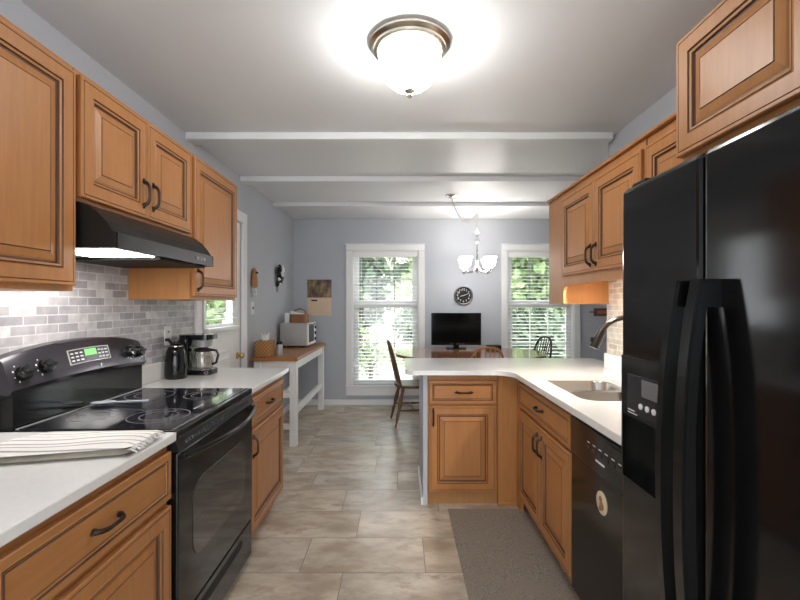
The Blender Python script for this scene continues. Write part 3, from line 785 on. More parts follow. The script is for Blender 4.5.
bm = B(); box(bm, -1.37, -1.315, 5.12, 5.30, bz, bz+.115, .003, 1); tag(obj('napkin_stack', bm, M['paper']), 'upright stack of white paper beside the basket on the oven', 'papers')
bm = B(); v = [(-1.285, 5.13, bz+.101), (-1.165, 5.13, bz+.101), (-1.165, 5.29, bz+.101), (-1.285, 5.29, bz+.101)]
prism(bm, [(-1.30, bz+.1005), (-1.16, bz+.1005), (-1.16, bz+.105), (-1.30, bz+.138)], XZ, 5.12, 5.19); tag(obj('envelope', bm, M['paper']), 'white paper sticking out of the wicker basket', 'papers')

# wall hangings
t = thing('wall_hanging', 'carved brown wooden wall hanging with grey chimes above the switch plate', 'wall hanging', (XL+.03, 4.16, 1.6), 'ornaments on the blue-grey wall')
bm = B()
rings = [(.0, 1.705), (.028, 1.698), (.045, 1.67), (.050, 1.63), (.062, 1.59), (.066, 1.55), (.055, 1.522), (0, 1.515)]
lathe(bm, [(r_, z) for r_, z in rings][::-1], (XL+.026, 4.165, 0), 16)
for v in bm.verts: v.co.x = XL+.026+(v.co.x-XL-.026)*.36
obj('carved_figure', bm, M['owl'], t, True)
bm = B()
for s in (-1, 1): lathe(bm, [(0, .010), (.008, .008), (.012, 0)], (XL+.044, 4.165+s*.018, 1.66), 10, 'x')
obj('eyes', bm, M['blackp'], t)
for k in range(6):
    y = 4.105+k*.024; L = .05+.035*((k*7) % 4)/3
    bm = B(); tube(bm, [(XL+.02, y, 1.525), (XL+.02, y, 1.505)], .0012, 4); tube(bm, [(XL+.02, y, 1.505), (XL+.02, y, 1.505-L)], .005, 6); obj('chime', bm, M['steel'], t)
t = thing('wall_ornament', 'black and white metal wall ornament with a little hanging tag', 'wall hanging', (XL+.02, 4.98, 1.7), 'ornaments on the blue-grey wall')
bm = B(); rnd = random.Random(3)
for k in range(13):
    z = 1.80-.018*k; w = .018+.045*math.sin(min(1, k/10)*PI*.8); y = 4.98+rnd.uniform(-.06, .06)
    lathe(bm, [(0, .03), (w*.6, .018), (w*.7, 0), (0, -.01)], (XL+.012+.05*rnd.random(), y, z), 8, 'x')
obj('dark_leaves', bm, M['blackp'], t)
bm = B()
for k in range(9):
    z = 1.79-.025*k; y = 4.98+rnd.uniform(-.055, .055); lathe(bm, [(0, .03), (.018, .015), (.022, 0), (0, -.008)], (XL+.03+.04*rnd.random(), y, z), 7, 'x')
obj('pale_leaves', bm, M['paper'], t)
bm = B(); tube(bm, [(XL+.01, 5.02, 1.60), (XL+.01, 5.02, 1.55)], .002, 4); box(bm, XL+.006, XL+.014, 4.985, 5.055, 1.495, 1.55, .002, 1); obj('tag', bm, M['silver'], t)

# calendar on the back wall
t = thing('wall_calendar', 'wall calendar with a colourful picture above a cream page', 'calendar', (-1.085, YB-.006, 1.44))
bm = B(); box(bm, -1.245, -.920, YB-.007, YB-.001, 1.445, 1.685); obj('picture_page', bm, M['pic'], t)
bm = B(); box(bm, -1.240, -.925, YB-.008, YB-.001, 1.200, 1.438); dp = obj('date_page', bm, M['cream'], t)
bm = B(); box(bm, -1.19, -1.11, YB-.009, YB-.008, 1.395, 1.415); obj('month_heading', bm, M['blackp'], dp)
bm = B()
for k in range(1, 6): box(bm, -1.23, -.935, YB-.0086, YB-.008, 1.215+k*.032, 1.2162+k*.032)
for k in range(1, 7): box(bm, -1.23+k*.0421, -1.2288+k*.0421, YB-.0086, YB-.008, 1.215, 1.375)
obj('date_grid', bm, plain('grid_tan', (.50, .38, .27), .8), dp)
bm = B()
for k in range(16): lathe(bm, [(.004, -.001), (.006, 0), (.004, .001)], (-1.22+k*.0185, YB-.006, 1.4415), 6, 'x')
obj('binding', bm, M['steel'], t)

# ------------------------------------------------------------------ ceiling lamp
t = thing('ceiling_light', 'flush ceiling light with nickel rim and glowing glass bowl', 'ceiling light', (.042, 1.88, H))
LX, LY = .042, 1.885
bm = B(); lathe(bm, [(.0, H-.0005), (.165, H-.0005), (.176, H-.010), (.176, H-.018), (.168, H-.024), (.160, H-.030), (.158, H-.040), (.150, H-.046), (.140, H-.046), (.138, H-.03), (0, H-.03)], (LX, LY, 0), 48); obj('metal_rim', bm, M['nickel'], t, True)
bm = B(); pr = [(.137, H-.040), (.136, H-.055)]
for k in range(11):
    a = k/10*PI/2; pr.append((.135*math.cos(a)**.8 if k < 10 else 0, H-.058-.150*math.sin(a)))
lathe(bm, pr, (LX, LY, 0), 48); obj('glass_bowl', bm, M['bowl'], t, True)
bm = B(); lathe(bm, [(.0, H-.205), (.022, H-.206), (.024, H-.212), (.014, H-.220), (.009, H-.226), (.012, H-.233), (.006, H-.243), (0, H-.245)], (LX, LY, 0), 16); obj('finial', bm, M['nickel'], t, True)

# ------------------------------------------------------------------ chandelier
HX, HY = .908, 5.08
t = thing('chandelier', 'chrome chandelier with glowing white glass shades and swagged chain', 'chandelier', (HX, HY, H))
bm = B(); lathe(bm, [(0, H-.0005), (.062, H-.0005), (.064, H-.012), (.05, H-.024), (.02, H-.032), (0, H-.032)], (.54, 4.52, 0), 24); obj('canopy', bm, M['chrome'], t, True)
bm = B(); lathe(bm, [(0, 0.0), (.012, 0), (.012, -.01), (.006, -.012), (.006, -.03), (0, -.03)], (HX, HY, H-.0485+.0), 10)
obj('ceiling_hook', bm, M['chrome'], t)
def chain(name, pts, par, r=.011):
    bm = B(); P = [Vector(p) for p in pts]; L = [0]
    for a, b in zip(P, P[1:]): L.append(L[-1]+(b-a).length)
    step = .026; n = int(L[-1]/step)
    for q in range(n):
        s = (q+.5)*step; k = max(i for i in range(len(L)) if L[i] <= s); k = min(k, len(P)-2)
        c = P[k]+(P[k+1]-P[k])*((s-L[k])/(L[k+1]-L[k])); d = (P[k+1]-P[k]).normalized()
        u = d.cross(Vector((0, 1, .3))).normalized(); w = d.cross(u)
        if q % 2: u = w
        loop = [c+d*(.018*math.cos(a))+u*(.008*math.sin(a)) for a in [2*PI*j/10 for j in range(11)]]
        tube(bm, loop, .0024, 5, cap=False)
    return obj(name, bm, M['nickel'], par)
p0, p1 = Vector((.54, 4.52, H-.032)), Vector((HX, HY, H-.08))
sw_ = [p0+(p1-p0)*(k/16)+Vector((0, 0, -.20*4*(k/16)*(1-k/16)*(1-.25*(k/16)))) for k in range(17)]
chain('swag_chain', sw_, t)
chain('drop_chain', [(HX, HY, H-.075), (HX, HY, 2.245)], t)
bm = B(); lathe(bm, [(0, 2.25), (.012, 2.245), (.014, 2.23), (.03, 2.215), (.040, 2.20), (.024, 2.185), (.014, 2.16), (.012, 2.14), (.026, 2.12), (.028, 2.09), (.014, 2.07), (.010, 2.05), (.010, 1.83), (.02, 1.80), (.034, 1.775), (.03, 1.755), (.012, 1.735), (.006, 1.715), (0, 1.71)], (HX, HY, 0), 20); obj('centre_column', bm, M['chrome'], t, True)
for k in range(4):
    a = math.radians(41+90*k); dx, dy = math.cos(a), math.sin(a)
    P = lambda r_, z: (HX+dx*r_, HY+dy*r_, z)
    bm = B(); tube(bm, [P(.02, 1.77), P(.07, 1.738), P(.14, 1.728), P(.18, 1.738), P(.195, 1.76)], .008, 8)
    tube(bm, [P(.18, 1.735), P(.197, 1.722), P(.217, 1.73), P(.215, 1.745)], .006, 6)
    ar = obj('arm', bm, M['chrome'], t, True)
    bm = B(); lathe(bm, [(0, 1.752), (.024, 1.754), (.026, 1.762), (.018, 1.77), (.018, 1.795), (0, 1.797)], P(.195, 0)[:2]+(0,), 14); obj('socket_cup', bm, M['chrome'], ar, True)
    bm = B(); lathe(bm, [(.020, 1.783), (.042, 1.790), (.053, 1.812), (.057, 1.845), (.064, 1.872), (.078, 1.895), (.074, 1.896), (.060, 1.874), (.053, 1.845), (.049, 1.814), (.038, 1.795), (.018, 1.79)], P(.195, 0)[:2]+(0,), 20); obj('glass_shade', bm, M['shade'], ar, True)

# ------------------------------------------------------------------ clock
t = thing('wall_clock', 'round black-faced wall clock with silver rim between the windows', 'clock', (.85, YB, 1.471))
ccx, ccz = .85, 1.471
bm = B(); lathe(bm, [(.108, -.006), (.110, -.026), (.118, -.032), (.128, -.026), (.130, -.006), (.128, -.001), (.108, -.001)], (ccx, YB, ccz), 40, 'y', close=True); obj('rim', bm, M['chrome'], t, True)
bm = B(); lathe(bm, [(0, -.012), (.109, -.012), (.109, -.002), (0, -.002)], (ccx, YB, ccz), 40, 'y'); obj('face', bm, M['blackp'], t)
bm = B()
for h_ in range(1, 13):
    a = math.radians(90-30*h_)
    m4 = Matrix.Translation((ccx+.080*math.cos(a), YB-.0132, ccz+.080*math.sin(a)))@Matrix.Rotation(PI/2, 4, 'X')
    textmesh(bm, str(h_), .042, m4)
obj('numerals', bm, M['paper'], t)
def hand(name, ang, L, w):
    bm = B(); a = math.radians(ang); d = Vector((math.cos(a), 0, math.sin(a))); u = Vector((-math.sin(a), 0, math.cos(a))); c = Vector((ccx, YB-.0155, ccz))
    A = [c-d*.02+u*w, c-d*.02-u*w, c+d*L-u*w*.5, c+d*L+u*w*.5]
    prism(bm, A, lambda p, tt: p+Vector((0, tt, 0)), 0, -.0015); obj(name, bm, M['paper'], t)
hand('hour_hand', 195, .05, .0045); hand('minute_hand', 20, .075, .0035)

# ------------------------------------------------------------------ right wall cabinets
RF = 1.04
t = wallcab('honey maple two-door wall cabinet over the sink with an arched valance', 1.815, 2.995, 1.545, 2.055,
        [(2.275, 2.728, 1.532, 2.013, (.032, .085)), (1.828, 2.269, 1.532, 2.013, (.412, .085))], RF, XR-.010, -1)
bm = B(); vy0, vy1, R_ = 1.815, 2.998, .05
vp = [(vy1, 2.0555), (vy1, 1.357), (2.735, 1.357), (2.735, 1.475-R_)]+[(2.735-R_+R_*math.cos(a_), 1.475-R_+R_*math.sin(a_)) for a_ in [PI/2*k/6 for k in range(1, 7)]]+[(vy0, 1.475), (vy0, 2.0555)]
prism(bm, vp, YZ, RF-.0025, RF+.016); obj('face_frame', bm, M['wood'], t)
bm = B(); box(bm, RF+.0165, XR-.010, 2.975, 2.997, 1.357, 2.0555, .001, 1); obj('end_panel', bm, M['wood'], t)
bm = B(); box(bm, RF-.022, XR-.01, 1.316, 2.999, 2.056, 2.070, .003, 1); obj('top_moulding', bm, M['wood'], t)
wallcab('honey maple wall cabinet beside the over-sink cabinet partly hidden by the refrigerator', 1.315, 1.812, 1.475, 2.0555,
        [(1.33, 1.800, 1.532, 2.013, None)], RF, XR-.010, -1)
t = thing('under_cabinet_light', 'glowing light strip under the wall cabinet over the sink', 'light', (1.11, 2.4, 1.545))
bm = B(); box(bm, 1.08, 1.13, 2.0, 2.70, 1.525, 1.5445, .002, 1); obj('housing', bm, M['white'], t)
bm = B(); box(bm, 1.087, 1.123, 2.02, 2.68, 1.520, 1.5255); obj('diffuser', bm, M['strip'], t)
wallcab('pale glowing honey maple cabinet above the black refrigerator', .42, 1.312, 1.785, 2.155,
        [(.862, 1.306, 1.798, 2.146, None), (.43, .855, 1.798, 2.146, None)], .855, XR, -1)

# ------------------------------------------------------------------ refrigerator
t = thing('refrigerator', 'tall black side-by-side refrigerator with ice dispenser', 'refrigerator', (1.05, .86, 0))
RX = .674
bm = B(); box(bm, RX+.068, XR-.03, .425, 1.298, .012, 1.69, .004, 1); obj('case', bm, M['blackp'], t)
bm = B(); box(bm, RX+.03, RX+.068, .44, 1.285, .012, .10); obj('kick_grille', bm, M['grille'], t)
bm = B(); box(bm, RX, RX+.066, .967, 1.314, .105, 1.70, .014, 3)
fd = obj('freezer_door', bm, M['fridge'], t)
cb = B(); box(cb, RX-.05, RX+.045, 1.030, 1.296, .846, 1.030); boolcut(fd, cb)
for p in fd.data.polygons: p.use_smooth = False
bm = B(); box(bm, RX, RX+.066, .425, .960, .105, 1.70, .014, 3); rd = obj('fresh_food_door', bm, M['fridge'], t)
def fhandle(par, y0, y1):
    bm = B(); N = 20; o_, i_ = [], []
    for k in range(N+1):
        f = k/N; z = .50+(1.41-.50)*f; bow = 1-abs(2*f-1)**2.4
        o_.append((RX-.044-.038*bow, z)); i_.append((RX-.018-.034*bow, z))
    prism(bm, o_+i_[::-1], XZ, y0, y1)
    bmesh.ops.recalc_face_normals(bm, faces=bm.faces)
    bmesh.ops.bevel(bm, geom=[e for e in bm.edges if abs(e.verts[0].co.y-e.verts[1].co.y) < 1e-5], offset=.005, segments=2, affect='EDGES')
    for za, zb in ((.50, .56), (1.35, 1.41)): box(bm, RX-.034, RX+.002, y0+.002, y1-.002, za, zb)
    bmesh.ops.recalc_face_normals(bm, faces=bm.faces)
    obj('handle', bm, M['fridge'], par)
fhandle(fd, .974, 1.004); fhandle(rd, .902, .940)
bm = B(); box(bm, RX-.004, RX+.001, 1.020, 1.306, .835, 1.205, .002, 1); dp = obj('dispenser_bezel', bm, M['black'], fd)
cb = B(); box(cb, RX-.05, RX+.05, 1.030, 1.296, .846, 1.030); boolcut(dp, cb)
bm = B(); box(bm, RX-.006, RX-.0035, 1.04, 1.268, 1.045, 1.155, .001, 1); cpn = obj('dispenser_panel', bm, M['panel'], fd)
bm = B(); box(bm, RX-.008, RX-.0055, 1.075, 1.19, 1.10, 1.148, .001, 1); obj('dispenser_screen', bm, plain('screen_grey', (.16, .16, .17), .25), cpn)
for k in range(4):
    bm = B(); y = 1.195-k*.031; lathe(bm, [(0, -.004), (.008, -.003), (.0085, 0)], (RX-.0058, y, 1.072), 12, 'x'); obj('button', bm, M['white'], cpn, True)
bm = B()
for k, w in enumerate((.035, .048)): box(bm, RX-.0068, RX-.0058, 1.262-w, 1.262, 1.040-k*.008+.01, 1.043-k*.008+.01)
obj('printed_lines', bm, M['marks'], cpn)
bm = B(); prism(bm, [(RX+.043, 1.02), (RX+.015, 1.02), (RX+.028, .94), (RX+.043, .93)], XZ, 1.08, 1.16); obj('dispenser_paddle', bm, M['panel'], fd)
bm = B(); box(bm, RX+.02, RX+.10, 1.22, 1.29, 1.7005, 1.715, .003, 1); obj('hinge_cover', bm, M['blackp'], t)

# ------------------------------------------------------------------ dishwasher
t = thing('dishwasher', 'black built-in dishwasher between sink cabinet and refrigerator', 'dishwasher', (1.05, 1.62, 0))
DX = .765
bm = B(); box(bm, DX+.03, 1.40, 1.318, 1.915, .09, .880); obj('tub', bm, M['blackp'], t)
bm = B(); box(bm, DX+.06, 1.40, 1.318, 1.915, 0, .089); obj('toe_kick', bm, M['grille'], t)
bm = B(); box(bm, DX, DX+.03, 1.316, 1.922, .100, .700, .004, 2); obj('door_panel', bm, M['fridge'], t)
bm = B(); box(bm, DX-.006, DX+.03, 1.316, 1.922, .703, .862, .006, 2); cp2 = obj('control_panel', bm, M['black'], t)
bm = B(); pl = [(1.44+.36*k/12, .716-.040*math.sin(PI*k/12)) for k in range(13)]
prism(bm, [(1.44, .722)]+pl[1:-1]+[(1.80, .722)], YZ, DX-.004, DX+.002); obj('pocket_handle', bm, M['blackp'], cp2)
for k in range(7):
    bm = B(); box(bm, DX-.0085, DX-.0055, 1.42+k*.05, 1.452+k*.05, .775, .790, .001, 1); obj('button', bm, M['panel'], cp2)
bm = B()
for k in range(7): box(bm, DX-.0072, DX-.0058, 1.424+k*.05, 1.446+k*.05, .80, .8035)
box(bm, DX-.0072, DX-.0058, 1.60, 1.67, .748, .756); box(bm, DX-.0072, DX-.0058, 1.44, 1.50, .825, .829)
obj('printed_marks', bm, M['marks'], cp2)
bm = B(); box(bm, DX-.0075, DX-.0055, 1.46, 1.58, .812, .846, .0006, 1); obj('display_window', bm, M['bglass'], cp2)
t = thing('magnet', 'round cream magnet with brown figure stuck on the black dishwasher', 'magnet', (DX, 1.63, .604))
bm = B(); lathe(bm, [(0, -.0045), (.040, -.0045), (.043, -.003), (.043, -.0005), (0, -.0005)], (DX, 1.63, .604), 32, 'x'); obj('disc', bm, M['magnet'], t, True)
bm = B(); lathe(bm, [(0, -.008), (.010, -.0065), (.012, -.004)], (DX, 1.634, .618), 12, 'x'); lathe(bm, [(0, -.009), (.014, -.007), (.018, -.004)], (DX, 1.626, .595), 12, 'x'); lathe(bm, [(0, -.007), (.008, -.006), (.01, -.004)], (DX, 1.640, .580), 10, 'x'); obj('raised_figure', bm, M['magnetb'], t, True)

# ------------------------------------------------------------------ sink cabinet and peninsula
SX = .785
t = basecab('honey maple sink base cabinet with two doors beside the dishwasher', 1.930, 2.800, SX, XR-.012, -1,
        [('false_drawer', 1.942, 2.785, .700, .855, (.42, .078), Yx), ('door', 1.942, 2.360, .120, .680, (.385, .46), Zx), ('door', 2.366, 2.785, .120, .680, (.032, .46), Zx)], hollow=True)
PY = 2.905
t = thing('peninsula_cabinet', 'honey maple peninsula cabinet with one drawer and door facing the kitchen', 'cabinet', (.5, 3.2, 0), 'honey maple base cabinets with raised panels')
bm = B(); box(bm, .187, 1.42, PY+.02, 3.46, .078, .883, .0015, 1); obj('cabinet_box', bm, M['wood'], t)
bm = B(); box(bm, .187, .672, PY+.03, 3.46, 0, .0775); obj('toe_kick', bm, M['toe'], t)
bm = B(); box(bm, .660, .800, PY-.004, PY+.0195, .0, .883, .002, 1); box(bm, .785, .805, 2.802, PY-.0045, .0, .883, .002, 1); obj('corner_filler', bm, M['wood'], t)
bm = B(); box(bm, .655, .800, PY-.012, PY-.0045, 0, .022, .002, 1); obj('shoe_moulding', bm, M['wood'], t)
door(t, (.196, PY+.0195, .684), (1, 0, 0), (0, -1, 0), .452, .158, DRAWER, 'woodh', (.235, .077), (1, 0, 0), 'drawer')
door(t, (.196, PY+.0195, .092), (1, 0, 0), (0, -1, 0), .452, .576, DOOR, 'wood', (.028, .50), Zx, 'door')
bm = B(); box(bm, .155, .186, PY-.0, 3.47, 0, .883, .002, 1); obj('painted_end_panel', bm, M['paint'], t)
bm = B(); box(bm, .143, .1545, PY+.0, 3.47, 0, .055, .003, 1); obj('end_baseboard', bm, M['trim'], t)
bm = B(); box(bm, .187, 1.42, 3.461, 3.475, 0, .883); obj('back_panel', bm, M['paint'], t)
# L-shaped counter with sink cut-out
CY0, CY1 = 2.858, 3.53; CXF = .738; CXL = .035
def arc(cx, cy, r, a0, a1, n=8): return [(cx+r*math.cos(math.radians(a0+(a1-a0)*k/n)), cy+r*math.sin(math.radians(a0+(a1-a0)*k/n))) for k in range(n+1)]
out = [(XR-.012, 1.314), (XR-.012, YE+.001), (1.58, YE+.001), (1.58, CY1)]
out += arc(CXL+.03, CY1-.03, .03, 90, 180)+arc(CXL+.06, CY0+.06, .06, 180, 270)
out += arc(CXF-.13, CY0-.13, .13, 90, 0)+[(CXF, 1.314)]
hole = rrect(.846, 1.262, 1.965, 2.662, .08)
t = thing('countertop', 'white quartz L-shaped peninsula countertop around the steel sink', 'countertop', (.8, 2.7, .884), 'white quartz countertops')
bm = B(); plate(bm, out, [hole], .884, .914); obj('slab', bm, M['quartz'], t)
bm = B(); box(bm, XR-.032, XR-.0105, 1.316, YE-.003, .9145, 1.018, .002, 1); obj('upstand', bm, M['quartz'], t)
t = thing('kitchen_sink', 'double-bowl stainless steel sink set into the white counter', 'sink', (1.05, 2.3, .884))
def bowl(y0, y1, depth, name):
    bm = B(); loops = []
    for ins, z, r_ in ((-.010, .8825, .10), (0, .8825, .095), (.004, .876, .092), (.012, .884-depth+.03, .08), (.035, .884-depth, .06), (.16, .884-depth-.004, .03)):
        loops.append([bm.verts.new((x, y, z)) for x, y in rrect(.842+ins, 1.268-ins, y0+ins, y1-ins, max(r_, .012))])
    for a, b in zip(loops, loops[1:]):
        for k in range(len(a)): bm.faces.new((a[k], a[(k+1) % len(a)], b[(k+1) % len(a)], b[k]))
    bm.faces.new(loops[-1])
    o = obj(name, bm, M['steel'], t, True)
    bm = B(); c = ((.842+1.268)/2, (y0+y1)/2, .884-depth-.003); lathe(bm, [(0, .002), (.03, .002), (.042, .004), (.045, 0)], c, 20); obj('drain', bm, M['chrome'], o, True)
bowl(2.372, 2.668, .20, 'bowl'); bowl(1.964, 2.335, .18, 'bowl')
bm = B(); box(bm, .86, 1.25, 2.336, 2.371, .862, .8815, .004, 2); obj('divider', bm, M['steel'], t, True)
# faucet
t = thing('faucet', 'dark bronze gooseneck pull-down faucet behind the sink', 'faucet', (1.345, 2.28, .914))
bm = B(); lathe(bm, [(0, .9145), (.030, .9145), (.030, .925), (.022, .935), (.020, .99), (.016, 1.0)], (1.345, 2.28, 0), 20); obj('faucet_base', bm, M['faucet'], t, True)
bm = B(); pts = [(1.345, 2.28, .98), (1.345, 2.28, 1.12)]
for k in range(1, 15):
    a = PI*k/14*(150/180); pts.append((1.195+.150*math.cos(a), 2.28, 1.135+.150*math.sin(a)))
hd = pts[-1]
tube(bm, pts, .0135, 12); obj('gooseneck', bm, M['faucet'], t, True)
bm = B(); tube(bm, [(hd[0]+.014, 2.28, hd[2]+.024), (hd[0]+.002, 2.28, hd[2]+.003), (hd[0]-.022, 2.28, hd[2]-.045), (hd[0]-.040, 2.28, hd[2]-.085)], [.016, .020, .023, .024], 14); hh = obj('spray_head', bm, M['faucet'], t, True)
bm = B(); box(bm, hd[0]-.056, hd[0]-.040, 2.27, 2.29, hd[2]-.055, hd[2]-.025, .003, 1); obj('spray_button', bm, M['blackp'], hh)
bm = B(); tube(bm, [(1.345, 2.262, .965), (1.345, 2.235, .97), (1.345, 2.18, 1.0)], [.012, .008, .006], 8); obj('lever', bm, M['faucet'], t, True)
# plaque on the back wall
bm = B(); box(bm, 2.60, 2.86, YB-.022, YB-.001, 1.195, 1.30, .004, 1); t = thing('wall_plaque', 'small dark red plaque on the back wall behind the faucet', 'plaque', (2.73, YB, 1.25)); obj('board', bm, M['plaque'], t)
bm = B(); box(bm, 2.64, 2.82, YB-.026, YB-.0215, 1.225, 1.27, .002, 1); obj('inset', bm, M['owl'], t)
bm = B(); tube(bm, [(2.60, YB-.012, 1.25), (2.54, YB-.012, 1.25)], .007, 8); obj('peg', bm, M['plaque'], t)

# rug
bm = B(); box(bm, .315, .825, .55, 2.84, .0005, .009, .003, 2); tag(obj('floor_rug', bm, M['rug']), 'brown-grey woven runner rug on the floor along the sink cabinets', 'rug')

# ------------------------------------------------------------------ dining table and what stands on it
t = thing('dining_table', 'oval polished wood dining table under the chandelier', 'table', (.82, 4.98, 0))
tcx, tcy, trx, try_, tz = .80, 4.96, .85, .62, .80
bm = B(); prism(bm, [(tcx+trx*math.copysign(abs(math.cos(a))**.85, math.cos(a)), tcy+try_*math.copysign(abs(math.sin(a))**.85, math.sin(a))) for a in [2*PI*k/56 for k in range(56)]], XY, tz-.028, tz); obj('tabletop', bm, M['tablew'], t)
bm = B(); prism(bm, [(tcx+(trx-.09)*math.cos(a), tcy+(try_-.09)*math.sin(a)) for a in [2*PI*k/40 for k in range(40)]], XY, tz-.10, tz-.0285); obj('apron', bm, M['chair'], t)
bm = B(); lathe(bm, [(.14, .12), (.12, .16), (.06, .22), (.05, .40), (.09, .50), (.06, .60), (.11, tz-.101), (0, tz-.101)], (tcx, tcy, 0), 20); obj('pedestal', bm, M['chair'], t, True)
for k in range(4):
    a = PI/4+k*PI/2; bm = B(); tube(bm, [(tcx+.08*math.cos(a), tcy+.08*math.sin(a), .17), (tcx+.25*math.cos(a), tcy+.25*math.sin(a), .11), (tcx+.45*math.cos(a), tcy+.45*math.sin(a), .026)], [.04, .034, .026], 10); obj('leg', bm, M['chair'], t, True)
t = thing('television', 'flat black television standing on the oval dining table', 'television', (.715, 5.42, tz))
vy = 5.40; vx0, vx1, vz0, vz1 = .392, 1.018, .842, 1.246
bm = B(); box(bm, vx0, vx1, vy, vy+.045, vz0, vz1, .005, 2); fr = obj('frame', bm, M['black'], t)
bm = B(); box(bm, vx0+.018, vx1-.018, vy-.002, vy+.001, vz0+.034, vz1-.018); obj('screen', bm, plain('screen_black', (.003, .003, .003), .12, spec=.15), fr)
for k in range(3):
    bm = B(); box(bm, vx0+.24+k*.07, vx0+.27+k*.07+.02*(k == 1), vy-.002, vy, vz0+.012, vz0+.018); obj('front_mark', bm, M['ring'], fr)
bm = B(); prism(bm, rrect(.58, .83, vy-.06, vy+.11, .05), XY, tz+.0005, tz+.014); box(bm, .67, .74, vy+.012, vy+.035, tz+.014, vz0+.02); obj('stand', bm, M['black'], t)
bm = B(); box(bm, 1.085, 1.255, 5.32, 5.44, tz+.0005, tz+.045, .006, 2); tag(obj('cable_box', bm, M['blackp']), 'small flat black box on the dining table beside the television', 'box')

# ------------------------------------------------------------------ spindle-back chairs
def chair(label, x, y, ang, mat, sc=1.0):
    t = thing('spindle_chair', label, 'chair', (0, 0, 0), 'bow-back spindle chairs around the dining table')
    m = M[mat]
    bm = B(); pl = []
    for k in range(32):
        a = 2*PI*k/32; c, s = math.cos(a), math.sin(a)
        pl.append((.215*math.copysign(abs(c)**.8, c)*(1.0+.05*s), .205*math.copysign(abs(s)**.8, s)))
    prism(bm, pl, XY, .425, .452); bmesh.ops.bevel(bm, geom=[e for e in bm.edges if abs(e.verts[0].co.z-e.verts[1].co.z) < 1e-4], offset=.007, segments=2, affect='EDGES'); obj('seat', bm, m, t, True)
    legp = {}
    for sx in (-1, 1):
        for sy in (-1, 1):
            a = Vector((sx*.135, sy*.125, .427)); b = Vector((sx*.205, sy*.20+(.0 if sy > 0 else -.02), 0)); legp[sx, sy] = (a, b)
            n = 12; prf = [.015, .020, .016, .021, .024, .023, .020, .013, .018, .016, .013, .010, .011]
            bm = B(); tube(bm, [a+(b-a)*(k/n) for k in range(n+1)], prf, 10); obj('leg', bm, m, t, True)
    for sx in (-1, 1):
        p = legp[sx, 1][0].lerp(legp[sx, 1][1], .58); q = legp[sx, -1][0].lerp(legp[sx, -1][1], .58)
        bm = B(); tube(bm, [p.lerp(q, k/6) for k in range(7)], [.008, .010, .013, .014, .013, .010, .008], 8); obj('stretcher', bm, m, t, True)
    p = legp[-1, 1][0].lerp(legp[-1, 1][1], .58).lerp(legp[-1, -1][0].lerp(legp[-1, -1][1], .58), .5); q = p.copy(); q.x = -q.x
    bm = B(); tube(bm, [p.lerp(q, k/6) for k in range(7)], [.008, .010, .013, .014, .013, .010, .008], 8); obj('stretcher', bm, m, t, True)
    def bowpt(f):
        a = PI*f; cx_ = -.185*math.copysign(abs(math.cos(a))**.62, math.cos(a)); h = math.sin(a)**.62
        return Vector((cx_*(1-.0*h), -.155-.115*h-.03*h*(1-abs(cx_)/.2)*.5, .450+.49*h))
    bm = B(); tube(bm, [bowpt(k/28) for k in range(29)], .0125, 8); obj('back_bow', bm, m, t, True)
    for k in range(6):
        xx = -.105+.21*k/5; f = math.acos(max(-1, min(1, -(1 if xx > 0 else -1)*(abs(xx)*1.12/.185)**(1/.62)*1)))/PI
        top = bowpt(f); base = Vector((xx, -.165+.02*abs(xx)/.1, .45))
        bm = B(); tube(bm, [base, base.lerp(top, .35), top], [.006, .0085, .0055], 6); obj('spindle', bm, m, t, True)
    t.location = (x, y, 0); t.rotation_euler = (0, 0, ang); t.scale = (sc, sc, sc)
    return t
chair('dark brown spindle chair at the end of the table before the tall window', .14, 4.95, math.radians(-90+8), 'chair')
chair('honey coloured spindle chair behind the peninsula counter', .825, 4.40, math.radians(4), 'chairh')
chair('nearly black spindle chair before the window by the wall cabinets', 1.58, 5.38, math.radians(107), 'chairb')

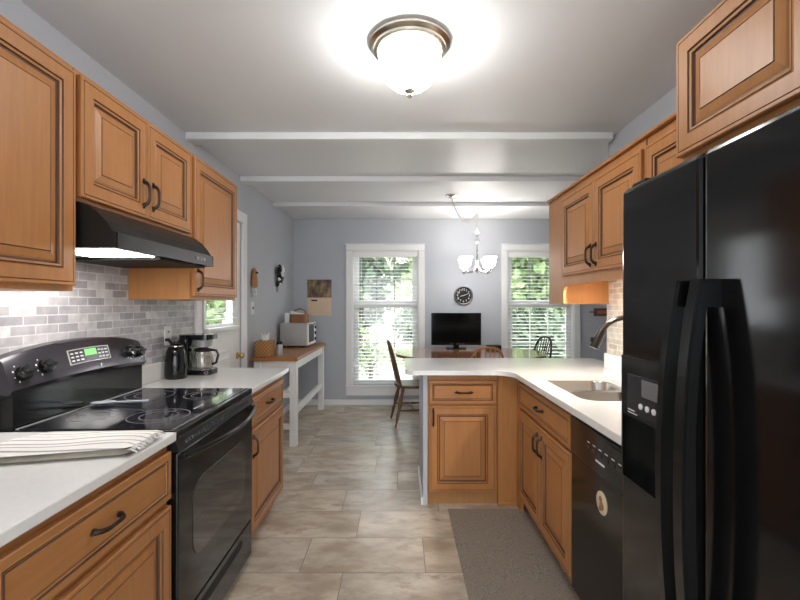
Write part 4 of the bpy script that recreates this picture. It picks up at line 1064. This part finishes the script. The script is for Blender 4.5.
# ------------------------------------------------------------------ outside
bm = B(); box(bm, -30, 34, YB+.12, 60, -.55, -.45); box(bm, -30, XL-.125, -12, YB+.12, -.55, -.45); tag(obj('lawn', bm, M['lawn']), 'pale green lawn outside the windows', 'lawn', None, 'structure')
bm = B(); box(bm, -8, 9, 9.3, 12.5, -.448, -.44); tag(obj('driveway', bm, M['drive']), 'pale driveway beyond the windows', 'driveway', None, 'structure')
def tree(name, label, cat, x, y, z0, h, r, mat, n, leaf, seed, trunk=True, grp='trees and shrubs outside'):
    rnd = random.Random(seed); t = thing(name, label, cat, (x, y, z0), grp)
    vs, fs = [], []
    blobs = [(rnd.uniform(-.55, .55)*r, rnd.uniform(-.55, .55)*r, rnd.uniform(.32, .82)*h, r*rnd.uniform(.35, .6)) for _ in range(9)]
    for k in range(n):
        bx, by, bz, br = blobs[k % 9]
        d = Vector((rnd.gauss(0, 1), rnd.gauss(0, 1), rnd.gauss(0, 1))).normalized()*br*rnd.uniform(.6, 1.05)
        c = Vector((bx, by, bz))+Vector((d.x, d.y, d.z*h/(2.6*r) if h > 2.6*r else d.z)); 
        if c.z < .05: c.z = .05+rnd.random()*.3
        u = Vector((rnd.gauss(0, 1), rnd.gauss(0, 1), rnd.gauss(0, 1))).normalized()*leaf; w = u.cross(Vector((rnd.gauss(0, 1), rnd.gauss(0, 1), rnd.gauss(0, 1)))).normalized()*leaf*.7
        i = len(vs); vs += [c-u, c+w, c+u, c-w]; fs.append((i, i+1, i+2, i+3))
    me = bpy.data.meshes.new('foliage'); me.from_pydata([tuple(v) for v in vs], [], fs); me.materials.append(M[mat])
    o = bpy.data.objects.new('foliage', me); C.objects.link(o); o.parent = t
    if trunk:
        bm = B(); tube(bm, [(x, y, z0), (x+.05, y, z0+h*.3), (x-.05, y, z0+h*.7)], [.05*r+.04, .04*r+.03, .02], 8); 
        for q in range(4): a = q*1.6; tube(bm, [(x, y, z0+h*(.3+.08*q)), (x+.5*r*math.cos(a), y+.5*r*math.sin(a), z0+h*(.5+.09*q))], [.03, .01], 6)
        obj('trunk', bm, M['bark'], t, True)
tree('dark_tree', 'dark green tree seen through the window by the dark chair', 'tree', -1.3, 13.5, -.45, 5.2, 1.7, 'leafd', 2200, .16, 11)
tree('pale_tree', 'pale yellow-green tree seen through the upper window sash', 'tree', 1.2, 19.5, -.45, 6.4, 2.0, 'leafp', 1900, .17, 12)
tree('slim_tree', 'thin sapling on the lawn outside the window by the dark chair', 'tree', -.62, 8.6, -.45, 1.5, .42, 'leaf', 260, .05, 13)
tree('hedge', 'dark hedge row beyond the lawn', 'hedge', -2.5, 15.5, -.45, 2.0, 1.5, 'leafd', 1500, .14, 14, False)
tree('hedge', 'dark shrub beyond the driveway between the two windows', 'shrub', .6, 15.5, -.45, 1.9, 1.5, 'leafd', 1500, .14, 15, False)
tree('leafy_tree', 'bright green tree filling the window by the wall cabinets', 'tree', 4.0, 12.5, -.45, 5.0, 1.6, 'leaf', 2600, .15, 16)
tree('leafy_tree', 'tall green tree farther behind the window by the wall cabinets', 'tree', 7.0, 16.5, -.45, 6.2, 2.3, 'leaf', 2400, .18, 17)
tree('hedge', 'low dark hedge under the trees by the wall cabinet window', 'hedge', 3.4, 10.4, -.45, 1.5, 1.2, 'leafd', 1900, .11, 18, False)
tree('hedge', 'dark hedge farther out behind the low hedge', 'hedge', 6.6, 13.2, -.45, 2.0, 1.2, 'leafd', 1700, .13, 19, False)
tree('leafy_tree', 'green tree outside the glazed white door', 'tree', -4.6, 10.8, -.45, 4.6, 1.6, 'leaf', 1800, .14, 20)
